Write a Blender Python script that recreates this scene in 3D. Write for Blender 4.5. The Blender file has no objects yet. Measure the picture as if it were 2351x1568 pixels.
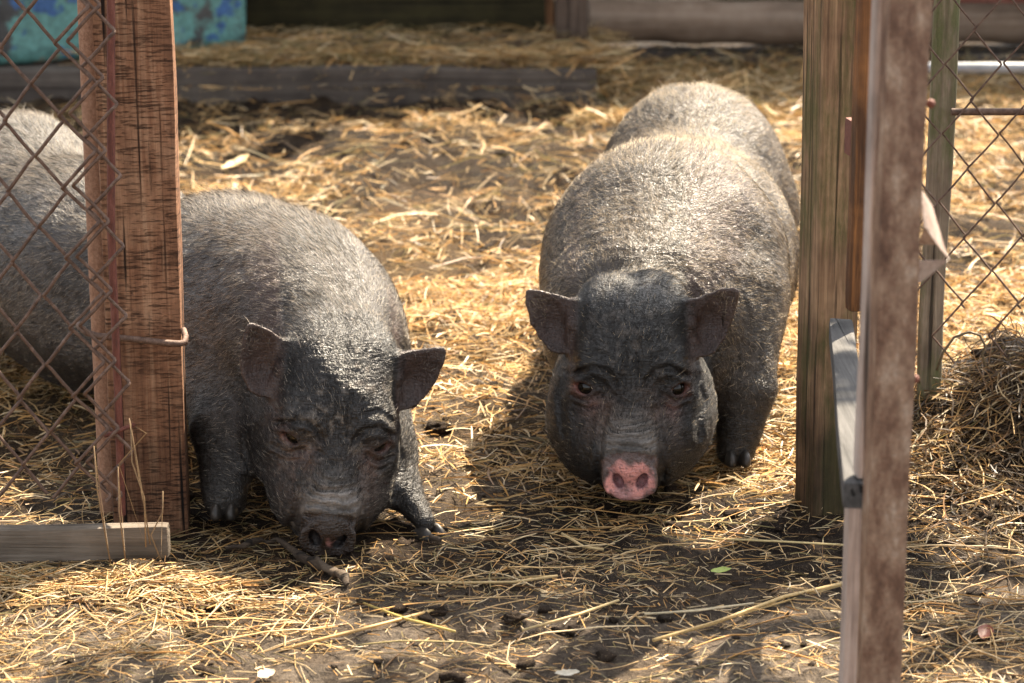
import bpy, bmesh, math, random
import numpy as np
from mathutils import Vector, Matrix

random.seed(7)
rng = np.random.default_rng(7)
S = bpy.context.scene
COL = S.collection
R = math.radians

# ------------------------------------------------------------------ camera, sky, sun, exposure
CAM_H, PITCH, FPX = 1.30, R(15.0), 5551.0      # FPX: focal length in px of a 2351 px wide picture
cam = bpy.data.cameras.new('camera')
camo = bpy.data.objects.new('camera', cam)
COL.objects.link(camo)
camo.location = (0, 0, CAM_H)
camo.rotation_euler = (R(90) - PITCH, 0, 0)
cam.sensor_width = 36.0
cam.lens = 85.0
cam.clip_start = 0.05
cam.clip_end = 2000.0
cam.dof.use_dof = True
cam.dof.focus_distance = 3.86
cam.dof.aperture_fstop = 5.6
S.camera = camo

SUN_EL, SUN_AZ = R(52), R(32)                  # azimuth measured from +Y (away from the camera) towards +X
w = bpy.data.worlds.new('World')
S.world = w
w.use_nodes = True
nt = w.node_tree
sky = nt.nodes.new('ShaderNodeTexSky')
sky.sky_type = 'NISHITA'
sky.sun_disc = False
sky.sun_elevation = SUN_EL
sky.sun_rotation = SUN_AZ
bg = nt.nodes['Background']
bg.inputs['Strength'].default_value = 0.085
sky.dust_density = 2.5
hs = nt.nodes.new('ShaderNodeHueSaturation')
hs.inputs['Saturation'].default_value = 0.22
nt.links.new(sky.outputs[0], hs.inputs['Color'])
nt.links.new(hs.outputs[0], bg.inputs[0])
sd = bpy.data.lights.new('sun', 'SUN')
sd.energy = 4.8
sd.angle = R(0.5)
sd.color = (1.0, 0.86, 0.66)
so = bpy.data.objects.new('sun', sd)
COL.objects.link(so)
sv = Vector((math.sin(SUN_AZ) * math.cos(SUN_EL), math.cos(SUN_AZ) * math.cos(SUN_EL), math.sin(SUN_EL)))
so.rotation_euler = (-sv).to_track_quat('-Z', 'Y').to_euler()
so.location = (3, 8, 9)
S.view_settings.view_transform = 'Standard'
S.view_settings.look = 'None'
S.view_settings.exposure = 2.35
S.view_settings.gamma = 1.0
S.view_settings.use_curve_mapping = False
S.cycles_curves.shape = 'RIBBONS'

# ------------------------------------------------------------------ helpers
def at(u, v, Y):
    """world X, Z of picture point (2351 px wide frame) at ground distance Y"""
    a = PITCH + math.atan((v - 784.0) / FPX)
    z = CAM_H - Y * math.tan(a)
    d = Y * math.cos(PITCH) + (CAM_H - z) * math.sin(PITCH)
    return ((u - 1175.5) * d / FPX, z)

def tag(o, label=None, cat=None, group=None, kind=None):
    if label: o['label'] = label
    if cat: o['category'] = cat
    if group: o['group'] = group
    if kind: o['kind'] = kind
    return o

def empty(name, loc=(0, 0, 0)):
    o = bpy.data.objects.new(name, None)
    o.location = loc
    o.empty_display_size = 0.1
    COL.objects.link(o)
    return o

def link(name, me, mat=None, parent=None, smooth=False):
    o = bpy.data.objects.new(name, me)
    COL.objects.link(o)
    if mat and not me.materials: me.materials.append(mat)
    if smooth:
        me.polygons.foreach_set('use_smooth', np.ones(len(me.polygons), bool))
    if parent:
        o.parent = parent
        o.location = -parent.location
    return o

def np_mesh(name, V, F):
    """V (n,3), F (m,k) constant k"""
    me = bpy.data.meshes.new(name)
    V = np.ascontiguousarray(V, np.float32); F = np.ascontiguousarray(F, np.int32)
    k = F.shape[1]
    me.vertices.add(len(V)); me.vertices.foreach_set('co', V.ravel())
    me.loops.add(F.size); me.loops.foreach_set('vertex_index', F.ravel())
    me.polygons.add(len(F))
    me.polygons.foreach_set('loop_start', np.arange(0, F.size, k, dtype=np.int32))
    me.polygons.foreach_set('loop_total', np.full(len(F), k, np.int32))
    me.update(calc_edges=True)
    return me

def set_col(me, name, C, domain='POINT'):
    a = me.attributes.new(name, 'FLOAT_COLOR', domain)
    C = np.concatenate([C, np.ones((len(C), 1))], 1).astype(np.float32)
    a.data.foreach_set('color', C.ravel())

def _h(ix, iy, iz, seed):
    n = (ix * 374761393 + iy * 668265263 + iz * 2147483647 + seed * 1274126177) & 0xffffffff
    n = ((n ^ (n >> 13)) * 1274126177) & 0xffffffff
    n = ((n ^ (n >> 16)) * 2246822519) & 0xffffffff
    n = n ^ (n >> 15)
    return (n & 0xffff) / 65535.0

def noise3(P, s, seed=0):
    Q = np.asarray(P, np.float64) * s
    I = np.floor(Q).astype(np.int64); f = Q - I
    f = f * f * (3 - 2 * f)
    out = 0
    for dx in (0, 1):
        for dy in (0, 1):
            for dz in (0, 1):
                wgt = (f[:, 0] if dx else 1 - f[:, 0]) * (f[:, 1] if dy else 1 - f[:, 1]) * (f[:, 2] if dz else 1 - f[:, 2])
                out = out + wgt * _h(I[:, 0] + dx, I[:, 1] + dy, I[:, 2] + dz, seed)
    return out * 2 - 1

def noise2(x, y, s, seed=0):
    X = np.asarray(x, np.float64) * s; Y = np.asarray(y, np.float64) * s
    ix = np.floor(X).astype(np.int64); iy = np.floor(Y).astype(np.int64)
    fx = X - ix; fy = Y - iy
    fx = fx * fx * (3 - 2 * fx); fy = fy * fy * (3 - 2 * fy)
    z = np.zeros_like(ix)
    a = _h(ix, iy, z, seed); b = _h(ix + 1, iy, z, seed); c = _h(ix, iy + 1, z, seed); d = _h(ix + 1, iy + 1, z, seed)
    return ((a * (1 - fx) + b * fx) * (1 - fy) + (c * (1 - fx) + d * fx) * fy) * 2 - 1

def sstep(a, b, x):
    t = np.clip((x - a) / (b - a), 0, 1)
    return t * t * (3 - 2 * t)

# ------------------------------------------------------------------ materials
def mat_new(name):
    m = bpy.data.materials.new(name); m.use_nodes = True
    return m, m.node_tree, m.node_tree.nodes['Principled BSDF']

def N(nt, typ, **kw):
    n = nt.nodes.new(typ)
    for k, v in kw.items():
        if k in n.inputs: n.inputs[k].default_value = v
        else: setattr(n, k, v)
    return n

def ramp(nt, fac, stops):
    r = nt.nodes.new('ShaderNodeValToRGB')
    e = r.color_ramp.elements
    while len(e) < len(stops): e.new(0.5)
    for i, (p, c) in enumerate(stops):
        e[i].position = p
        e[i].color = (c[0], c[1], c[2], 1) if not isinstance(c, (int, float)) else (c, c, c, 1)
    nt.links.new(fac, r.inputs[0])
    return r.outputs[0]

def mix(nt, fac, a, b, mode='MIX'):
    n = nt.nodes.new('ShaderNodeMix'); n.data_type = 'RGBA'; n.blend_type = mode
    for i, s in ((0, fac), (6, a), (7, b)):
        if isinstance(s, (int, float)): n.inputs[i].default_value = s
        elif isinstance(s, tuple): n.inputs[i].default_value = (s[0], s[1], s[2], 1)
        else: nt.links.new(s, n.inputs[i])
    return n.outputs[2]

def coords(nt, scale=(1, 1, 1), rot=(0, 0, 0)):
    t = nt.nodes.new('ShaderNodeTexCoord'); m = nt.nodes.new('ShaderNodeMapping')
    m.inputs['Scale'].default_value = scale; m.inputs['Rotation'].default_value = rot
    nt.links.new(t.outputs['Object'], m.inputs[0])
    return m.outputs[0]

def noise(nt, vec, scale, detail=6, rough=0.6, dist=0.0):
    n = N(nt, 'ShaderNodeTexNoise', Scale=scale, Detail=detail, Roughness=rough, Distortion=dist)
    nt.links.new(vec, n.inputs['Vector'])
    return n.outputs[0]

def bump(nt, bs, hgt, strength=0.5, dist=0.01, prev=None):
    b = N(nt, 'ShaderNodeBump', Strength=strength, Distance=dist)
    nt.links.new(hgt, b.inputs['Height'])
    if prev is not None: nt.links.new(prev, b.inputs['Normal'])
    nt.links.new(b.outputs[0], bs.inputs['Normal'])
    return b.outputs[0]

def wood_mat(name, dark, mid, light, axis='z', saw=0.0, moss=None, rough=0.8, crack=0.6, bstr=0.8, soak=None, fine=1.0):
    """grain runs along axis (object coordinates)"""
    m, nt, bs = mat_new(name)
    st = {'x': (4, 110, 110), 'y': (110, 4, 110), 'z': (110, 110, 4)}[axis]
    st = tuple(s * fine for s in st)
    g = noise(nt, coords(nt, st), 1.0, 8, 0.65, 0.6)
    big = noise(nt, coords(nt), 9.0, 4, 0.6)
    c = ramp(nt, g, [(0.28, dark), (0.5, mid), (0.72, light)])
    c = mix(nt, 0.40, c, ramp(nt, big, [(0.3, tuple(x * 0.55 for x in dark)), (0.5, mid), (0.72, light)]), 'MIX')
    h = g
    # long cracks
    ck = noise(nt, coords(nt, tuple(s * .75 if s > 10 * fine else s * .35 for s in st)), 1.0, 3, 0.4, 0.3)
    ckm = ramp(nt, ck, [(0.33, 1.0), (0.39, 0.0)])
    cm = N(nt, 'ShaderNodeMath', operation='MULTIPLY'); nt.links.new(ckm, cm.inputs[0]); cm.inputs[1].default_value = crack
    c = mix(nt, cm.outputs[0], c, tuple(x * 0.18 for x in dark))
    hm = N(nt, 'ShaderNodeMath', operation='MULTIPLY_ADD'); nt.links.new(ckm, hm.inputs[0]); hm.inputs[1].default_value = -1.2
    nt.links.new(h, hm.inputs[2]); h = hm.outputs[0]
    if saw > 0:
        sm = noise(nt, coords(nt, (24, 24, 240)), 1.0, 5, 0.8, 0.35)
        sm2 = noise(nt, coords(nt, (90, 90, 300)), 1.0, 2, 0.7)
        pat = noise(nt, coords(nt, (9, 9, 5)), 1.0, 3, 0.6)
        ss = ramp(nt, sm, [(0.36, 1.0), (0.47, 0.0)])
        sp = ramp(nt, pat, [(0.32, 0.15), (0.58, 1.0)])
        mm = N(nt, 'ShaderNodeMath', operation='MULTIPLY'); nt.links.new(ss, mm.inputs[0]); nt.links.new(sp, mm.inputs[1])
        m2 = N(nt, 'ShaderNodeMath', operation='MULTIPLY'); nt.links.new(mm.outputs[0], m2.inputs[0]); m2.inputs[1].default_value = saw
        c = mix(nt, m2.outputs[0], c, tuple(x * 0.22 for x in dark))
        c = mix(nt, 0.35, c, ramp(nt, sm2, [(0.3, 0.25), (0.7, 1.0)]), 'MULTIPLY')
        a2 = N(nt, 'ShaderNodeMath', operation='MULTIPLY_ADD'); nt.links.new(mm.outputs[0], a2.inputs[0]); a2.inputs[1].default_value = -0.8
        nt.links.new(h, a2.inputs[2]); h = a2.outputs[0]
    if moss:
        mo = noise(nt, coords(nt, (14, 14, 3.2)), 1.0, 6, 0.75)
        mf = ramp(nt, mo, [(0.44, 0.0), (0.58, 0.75)])
        sp = noise(nt, coords(nt), 420, 2, 0.6)
        mc = mix(nt, sp, moss, tuple(min(1, x * 2.6) for x in moss))
        c = mix(nt, mf, c, mc)
    if soak:      # wood that stands in wet ground stays dark at its foot
        sx = nt.nodes.new('ShaderNodeSeparateXYZ'); nt.links.new(coords(nt), sx.inputs[0])
        ad = N(nt, 'ShaderNodeMath', operation='MULTIPLY_ADD'); nt.links.new(big, ad.inputs[0]); ad.inputs[1].default_value = .35; nt.links.new(sx.outputs[2], ad.inputs[2])
        c = mix(nt, 1.0, c, ramp(nt, ad.outputs[0], [(.18, (soak, soak * .95, soak * .9)), (.18 + .42, 1.0)]), 'MULTIPLY')
    nt.links.new(c, bs.inputs['Base Color'])
    bs.inputs['Roughness'].default_value = rough
    bs.inputs['Specular IOR Level'].default_value = 0.25
    bump(nt, bs, h, bstr, 0.004)
    return m

def rust_mat(name, cols, scale=60, rough=0.7, metal=0.15, stretch=(1, 1, 1), bstr=0.5):
    m, nt, bs = mat_new(name)
    a = noise(nt, coords(nt, stretch), scale, 6, 0.7)
    b = noise(nt, coords(nt), scale * 5, 3, 0.6)
    c = ramp(nt, a, [(0.3 + 0.4 * i / (len(cols) - 1), cc) for i, cc in enumerate(cols)])
    c = mix(nt, 0.5, c, ramp(nt, b, [(0.3, 0.35), (0.7, 1.0)]), 'MULTIPLY')
    nt.links.new(c, bs.inputs['Base Color'])
    bs.inputs['Roughness'].default_value = rough
    bs.inputs['Metallic'].default_value = metal
    bump(nt, bs, b, bstr, 0.002)
    return m

# ------------------------------------------------------------------ mesh builders
def tube(pts, rad, seg=8, close=False):
    """polyline tube as (V, F) quads; rad scalar or list"""
    P = np.asarray(pts, float); n = len(P)
    rad = np.full(n, rad) if np.isscalar(rad) else np.asarray(rad, float)
    T = np.gradient(P, axis=0); T /= np.linalg.norm(T, axis=1)[:, None] + 1e-12
    up = np.array([0.13, 0.31, 0.94]); ref = np.cross(T[0], up)
    if np.linalg.norm(ref) < 1e-3: ref = np.cross(T[0], [1, 0, 0])
    ref /= np.linalg.norm(ref)
    V = []
    a = np.linspace(0, 2 * math.pi, seg, endpoint=False)
    for i in range(n):
        ref = ref - T[i] * np.dot(ref, T[i]); ref /= np.linalg.norm(ref)
        b = np.cross(T[i], ref)
        V.append(P[i] + rad[i] * (np.cos(a)[:, None] * ref + np.sin(a)[:, None] * b))
    V = np.concatenate(V)
    F = []
    for i in range(n - 1):
        for j in range(seg):
            k = (j + 1) % seg
            F.append((i * seg + j, i * seg + k, (i + 1) * seg + k, (i + 1) * seg + j))
    # caps as degenerate-free fans folded into quads
    c0 = len(V); V = np.vstack([V, P[0] - T[0] * rad[0] * .3, P[-1] + T[-1] * rad[-1] * .3])
    for j in range(0, seg, 2):
        F.append((c0, (j + 2) % seg, j + 1, j))
        o = (n - 1) * seg
        F.append((c0 + 1, o + j, o + j + 1, o + (j + 2) % seg))
    return V, np.array(F)

def join(parts):
    Vs, Fs, o = [], [], 0
    for V, F in parts:
        Vs.append(V); Fs.append(F + o); o += len(V)
    return np.vstack(Vs), np.vstack(Fs)

def rough_box(sx, sy, sz, div=(6, 6, 60), bev=0.006, amp=0.002, chip=0.004, seed=0, nscale=(30, 30, 6)):
    """box from -sx/2..sx/2, -sy/2..sy/2, 0..sz with worn rounded edges; returns V,F"""
    faces = []; V = []
    idx = {}
    gx = np.linspace(-sx / 2, sx / 2, div[0] + 1); gy = np.linspace(-sy / 2, sy / 2, div[1] + 1); gz = np.linspace(0, sz, div[2] + 1)
    def vid(i, j, k):
        t = (i, j, k)
        if t not in idx:
            idx[t] = len(V); V.append((gx[i], gy[j], gz[k]))
        return idx[t]
    nx, ny, nz = div
    for i in range(nx):
        for k in range(nz):
            faces.append((vid(i, 0, k), vid(i + 1, 0, k), vid(i + 1, 0, k + 1), vid(i, 0, k + 1)))
            faces.append((vid(i + 1, ny, k), vid(i, ny, k), vid(i, ny, k + 1), vid(i + 1, ny, k + 1)))
    for j in range(ny):
        for k in range(nz):
            faces.append((vid(0, j + 1, k), vid(0, j, k), vid(0, j, k + 1), vid(0, j + 1, k + 1)))
            faces.append((vid(nx, j, k), vid(nx, j + 1, k), vid(nx, j + 1, k + 1), vid(nx, j, k + 1)))
    for i in range(nx):
        for j in range(ny):
            faces.append((vid(i, j + 1, 0), vid(i + 1, j + 1, 0), vid(i + 1, j, 0), vid(i, j, 0)))
            faces.append((vid(i, j, nz), vid(i + 1, j, nz), vid(i + 1, j + 1, nz), vid(i, j + 1, nz)))
    V = np.array(V)
    # round the edges
    h = np.array([sx / 2, sy / 2, sz / 2]); c = np.array([0, 0, sz / 2])
    nn = noise3(V * np.array(nscale) + seed * 7.3, 1.0, seed)
    b = np.minimum(bev + np.maximum(nn, 0) * chip, min(sx, sy, sz) * .45)[:, None]
    inner = np.clip(V - c, -(h - b), (h - b))
    d = (V - c) - inner; L = np.linalg.norm(d, axis=1, keepdims=True)
    V = c + inner + np.where(L > 1e-9, d / np.maximum(L, 1e-9) * np.minimum(b, L), 0)
    V[:, 0] += amp * noise3(V * np.array(nscale) * .6, 1.0, seed + 1)
    V[:, 1] += amp * noise3(V * np.array(nscale) * .6, 1.0, seed + 2)
    V[:, 0] += amp * 1.5 * noise3(V * np.array([0.01, .01, 4.0]), 1.0, seed + 3)
    return V, np.array(faces)

def rotz(V, a):
    c, s = math.cos(a), math.sin(a)
    return np.stack([V[:, 0] * c - V[:, 1] * s, V[:, 0] * s + V[:, 1] * c, V[:, 2]], 1)

def place(V, loc, a=0.0, lean=(0, 0)):
    V = rotz(V, a)
    V = V + np.stack([V[:, 2] * lean[0], V[:, 2] * lean[1], 0 * V[:, 2]], 1)
    return V + np.array(loc)

# ------------------------------------------------------------------ ground
def ground_h(x, y):
    x = np.asarray(x, float); y = np.asarray(y, float)
    h = 0.010 * noise2(x, y, 2.3, 1) + 0.008 * noise2(x, y, 7.0, 2) + 0.005 * noise2(x, y, 19.0, 3)
    rough = sstep(4.3, 4.8, y) * (1 - sstep(8.0, 8.4, y)) + 0.25
    h = h + rough * (0.018 * noise2(x, y, 5.0, 4) + 0.012 * noise2(x, y, 13.0, 5))
    cl = np.abs(noise2(x, y, 24.0, 6)); h = h + 0.009 * (1 - cl) ** 3 * sstep(2.6, 3.2, y) * (0.4 + rough)
    h = h + 0.0025 * noise2(x, y, 60.0, 8)
    # dirt mound behind the open gate
    dx = (x - 0.98) / 0.30; dy = (y - 4.12) / 0.26
    m = np.exp(-(dx * dx * np.where(x > .98, .25, 1.0) + dy * dy))
    h = h + m * (0.19 + 0.05 * noise2(x, y, 9.0, 9) + 0.02 * noise2(x, y, 26.0, 10))
    # small ridge of litter pushed against the board
    h = h + 0.008 * np.exp(-((y - 3.44) / 0.06) ** 2) * (1 - sstep(-0.5, -0.3, x))
    h = h - 0.012
    far = sstep(9.5, 12, y) + sstep(3.2, 5, np.abs(x)) + sstep(2.2, 1.0, y)
    return h * (1 - np.clip(far, 0, 1))

def stretch(a, b, step, lim, g=1.35):
    core = list(np.arange(a, b + 1e-6, step)); s = step; v = core[-1]; hi = []
    while v < lim[1]: s *= g; v += s; hi.append(v)
    s = step; v = core[0]; lo = []
    while v > lim[0]: s *= g; v -= s; lo.append(v)
    return np.array(lo[::-1] + core + hi)
gx = stretch(-1.5, 1.7, 0.012, (-400, 400)); gy1 = stretch(2.7, 5.0, 0.012, (-300, 2.7)); gy1 = gy1[gy1 <= 5.01]
gy2 = np.arange(5.03, 9.2, 0.03); gy3 = stretch(9.2, 9.4, 0.1, (9.2, 600)); gy3 = gy3[gy3 > 9.19]
gy = np.unique(np.concatenate([gy1, gy2, gy3]))
GX, GY = np.meshgrid(gx, gy, indexing='ij')
GZ = ground_h(GX.ravel(), GY.ravel())
gV = np.stack([GX.ravel(), GY.ravel(), GZ], 1)
nyy = len(gy); ii, jj = np.meshgrid(np.arange(len(gx) - 1), np.arange(nyy - 1), indexing='ij')
a = (ii * nyy + jj).ravel()
gF = np.stack([a, a + nyy, a + nyy + 1, a + 1], 1)
def mud_mat():
    m, nt, bs = mat_new('trodden_mud')
    v = coords(nt)
    a = noise(nt, v, 9, 8, 0.7); b = noise(nt, v, 70, 6, 0.75); d = noise(nt, v, 330, 3, 0.7)
    c = ramp(nt, a, [(0.3, (0.014, 0.009, 0.006)), (0.5, (0.038, 0.025, 0.017)), (0.7, (0.085, 0.060, 0.040))])
    dm = nt.nodes.new('ShaderNodeAttribute'); dm.attribute_name = 'chaffy'
    cf = ramp(nt, noise(nt, v, 190, 4, 0.75), [(0.38, (0.03, 0.02, 0.012)), (0.54, (0.16, 0.10, 0.045)), (0.66, (0.42, 0.27, 0.12))])
    c = mix(nt, dm.outputs['Fac'], c, cf)
    dy = nt.nodes.new('ShaderNodeAttribute'); dy.attribute_name = 'dry'
    c = mix(nt, dy.outputs['Fac'], c, ramp(nt, b, [(0.3, (0.06, 0.046, 0.034)), (0.5, (0.15, 0.118, 0.09)), (0.7, (0.22, 0.18, 0.14))]))
    dp = nt.nodes.new('ShaderNodeAttribute'); dp.attribute_name = 'damp_shade'
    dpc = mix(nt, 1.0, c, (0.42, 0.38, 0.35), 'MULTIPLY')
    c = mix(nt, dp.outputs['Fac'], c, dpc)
    c = mix(nt, 0.8, c, ramp(nt, b, [(0.3, 0.25), (0.55, 0.9), (0.75, 1.0)]), 'MULTIPLY')
    fl = ramp(nt, d, [(0.62, 0.0), (0.70, 1.0)])
    c = mix(nt, fl, c, (0.30, 0.22, 0.12))
    nt.links.new(c, bs.inputs['Base Color'])
    bs.inputs['Specular IOR Level'].default_value = 0.12
    r = ramp(nt, a, [(0.35, 0.75), (0.6, 0.95)]); nt.links.new(r, bs.inputs['Roughness'])
    p = bump(nt, bs, b, 1.0, 0.012)
    bump(nt, bs, d, 0.7, 0.004, p)
    return m
MUD = mud_mat()
gme = np_mesh('ground', gV, gF)
def patchy(x, y, s, seed, lo, hi): return sstep(lo, hi, noise2(x, y, s, seed) + .5 * noise2(x, y, s * 2.7, seed + 1))
def chaffy(x, y):
    c = sstep(3.80, 4.05, y) * (1 - sstep(4.9, 6.0, y) * .75) * (.25 + .75 * patchy(x, y, 3.5, 71, -.5, .35))
    return np.clip(c * (1 - np.exp(-(((x - 0.98) / .42) ** 2 * np.where(x > .98, .2, 1) + ((y - 4.05) / .36) ** 2))), 0, .9)
def damp_shade(x, y):  # dark wet mud, plus shade painted into the foreground and back of yard
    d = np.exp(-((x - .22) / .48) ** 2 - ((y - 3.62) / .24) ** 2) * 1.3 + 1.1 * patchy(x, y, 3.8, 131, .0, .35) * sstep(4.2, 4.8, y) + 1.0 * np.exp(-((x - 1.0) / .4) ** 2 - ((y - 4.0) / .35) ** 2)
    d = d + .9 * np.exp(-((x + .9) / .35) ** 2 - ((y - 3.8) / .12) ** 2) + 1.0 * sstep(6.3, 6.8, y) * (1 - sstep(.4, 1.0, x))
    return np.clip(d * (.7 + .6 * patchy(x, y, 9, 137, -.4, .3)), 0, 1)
def dry(x, y): return np.clip((1 - sstep(3.25, 3.5, y)) * (.35 + .65 * patchy(x, y, 5, 141, -.4, .3)) + .5 * patchy(x, y, 4, 143, .1, .6) * (1 - sstep(4.3, 4.8, y)), 0, .85)
for nm_, fn_ in (('chaffy', chaffy), ('damp_shade', damp_shade), ('dry', dry)):
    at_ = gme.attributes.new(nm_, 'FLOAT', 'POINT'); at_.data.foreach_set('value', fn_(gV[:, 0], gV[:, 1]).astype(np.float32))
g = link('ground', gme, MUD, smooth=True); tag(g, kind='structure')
# ------------------------------------------------------------------ pigs: implicit surface -> one continuous mesh
def smin(a, b, k):
    h = np.maximum(k - np.abs(a - b), 0) / k
    return np.minimum(a, b) - h * h * k * .25
def smax(a, b, k): return -smin(-a, -b, k)

def ell(P, c, r, rz=0.0, M=None):
    q = P - np.array(c, np.float32)
    if rz:
        cc, ss = math.cos(rz), math.sin(rz)
        q = np.stack([q[:, 0] * cc + q[:, 1] * ss, -q[:, 0] * ss + q[:, 1] * cc, q[:, 2]], 1)
    if M is not None: q = q @ M
    r = np.array(r, np.float32)
    k0 = np.linalg.norm(q / r, axis=1); k1 = np.linalg.norm(q / (r * r), axis=1)
    return k0 * (k0 - 1) / np.maximum(k1, 1e-6)

def cone(P, a, b, ra, rb):
    a = np.array(a, np.float32); b = np.array(b, np.float32); ab = b - a
    t = np.clip((P - a) @ ab / (ab @ ab), 0, 1)
    return np.linalg.norm(P - a - t[:, None] * ab, axis=1) - (ra + (rb - ra) * t)

EAR = np.array([(-.020, .030), (.011, .043), (.0375, .052), (.060, .0576), (.075, .0595), (.083, .0536), (.080, .032), (.072, 0),
                (.060, -.024), (.043, -.043), (.027, -.048), (.010, -.043), (-.006, -.028), (-.022, -.008)], np.float32)
def poly2(p, V):
    d = np.full(len(p), 1e9, np.float32); s = np.ones(len(p), np.float32)
    n = len(V)
    for i in range(n):
        a = V[i]; b = V[i - 1]
        e = b - a; wv = p - a
        t = np.clip((wv @ e) / (e @ e), 0, 1)
        q = wv - t[:, None] * e
        d = np.minimum(d, (q * q).sum(1))
        c1 = p[:, 1] >= a[1]; c2 = p[:, 1] < b[1]; c3 = e[0] * wv[:, 1] > e[1] * wv[:, 0]
        fl = (c1 & c2 & c3) | (~c1 & ~c2 & ~c3)
        s = np.where(fl, -s, s)
    return s * np.sqrt(d)

FOLDS = [([(.092, -.052), (.066, -.040), (.040, -.046), (.024, -.066)], .0042, .0045),
         ([(.096, -.085), (.072, -.094), (.050, -.084)], .0026, .0035), ([(.094, -.098), (.072, -.108), (.052, -.102)], .0018, .003),
         ([(.038, -.108), (.050, -.150), (.054, -.200), (.050, -.240)], .0040, .0055),
         ([(.086, -.028), (.060, -.014), (.034, -.022)], .0022, .004), ([(.014, -.062), (.010, -.030), (.012, .01)], .0022, .004),
         ([(.030, -.085), (.014, -.096), (.0, -.097)], .0022, .0035), ([(.104, -.05), (.118, -.09), (.112, -.15)], .0030, .006)]
def axes(f, up):
    f = Vector(f).normalized(); l = Vector(up).cross(f).normalized(); u = f.cross(l)
    return np.array([f, l, u], np.float32)          # rows: forward, left, up

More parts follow.
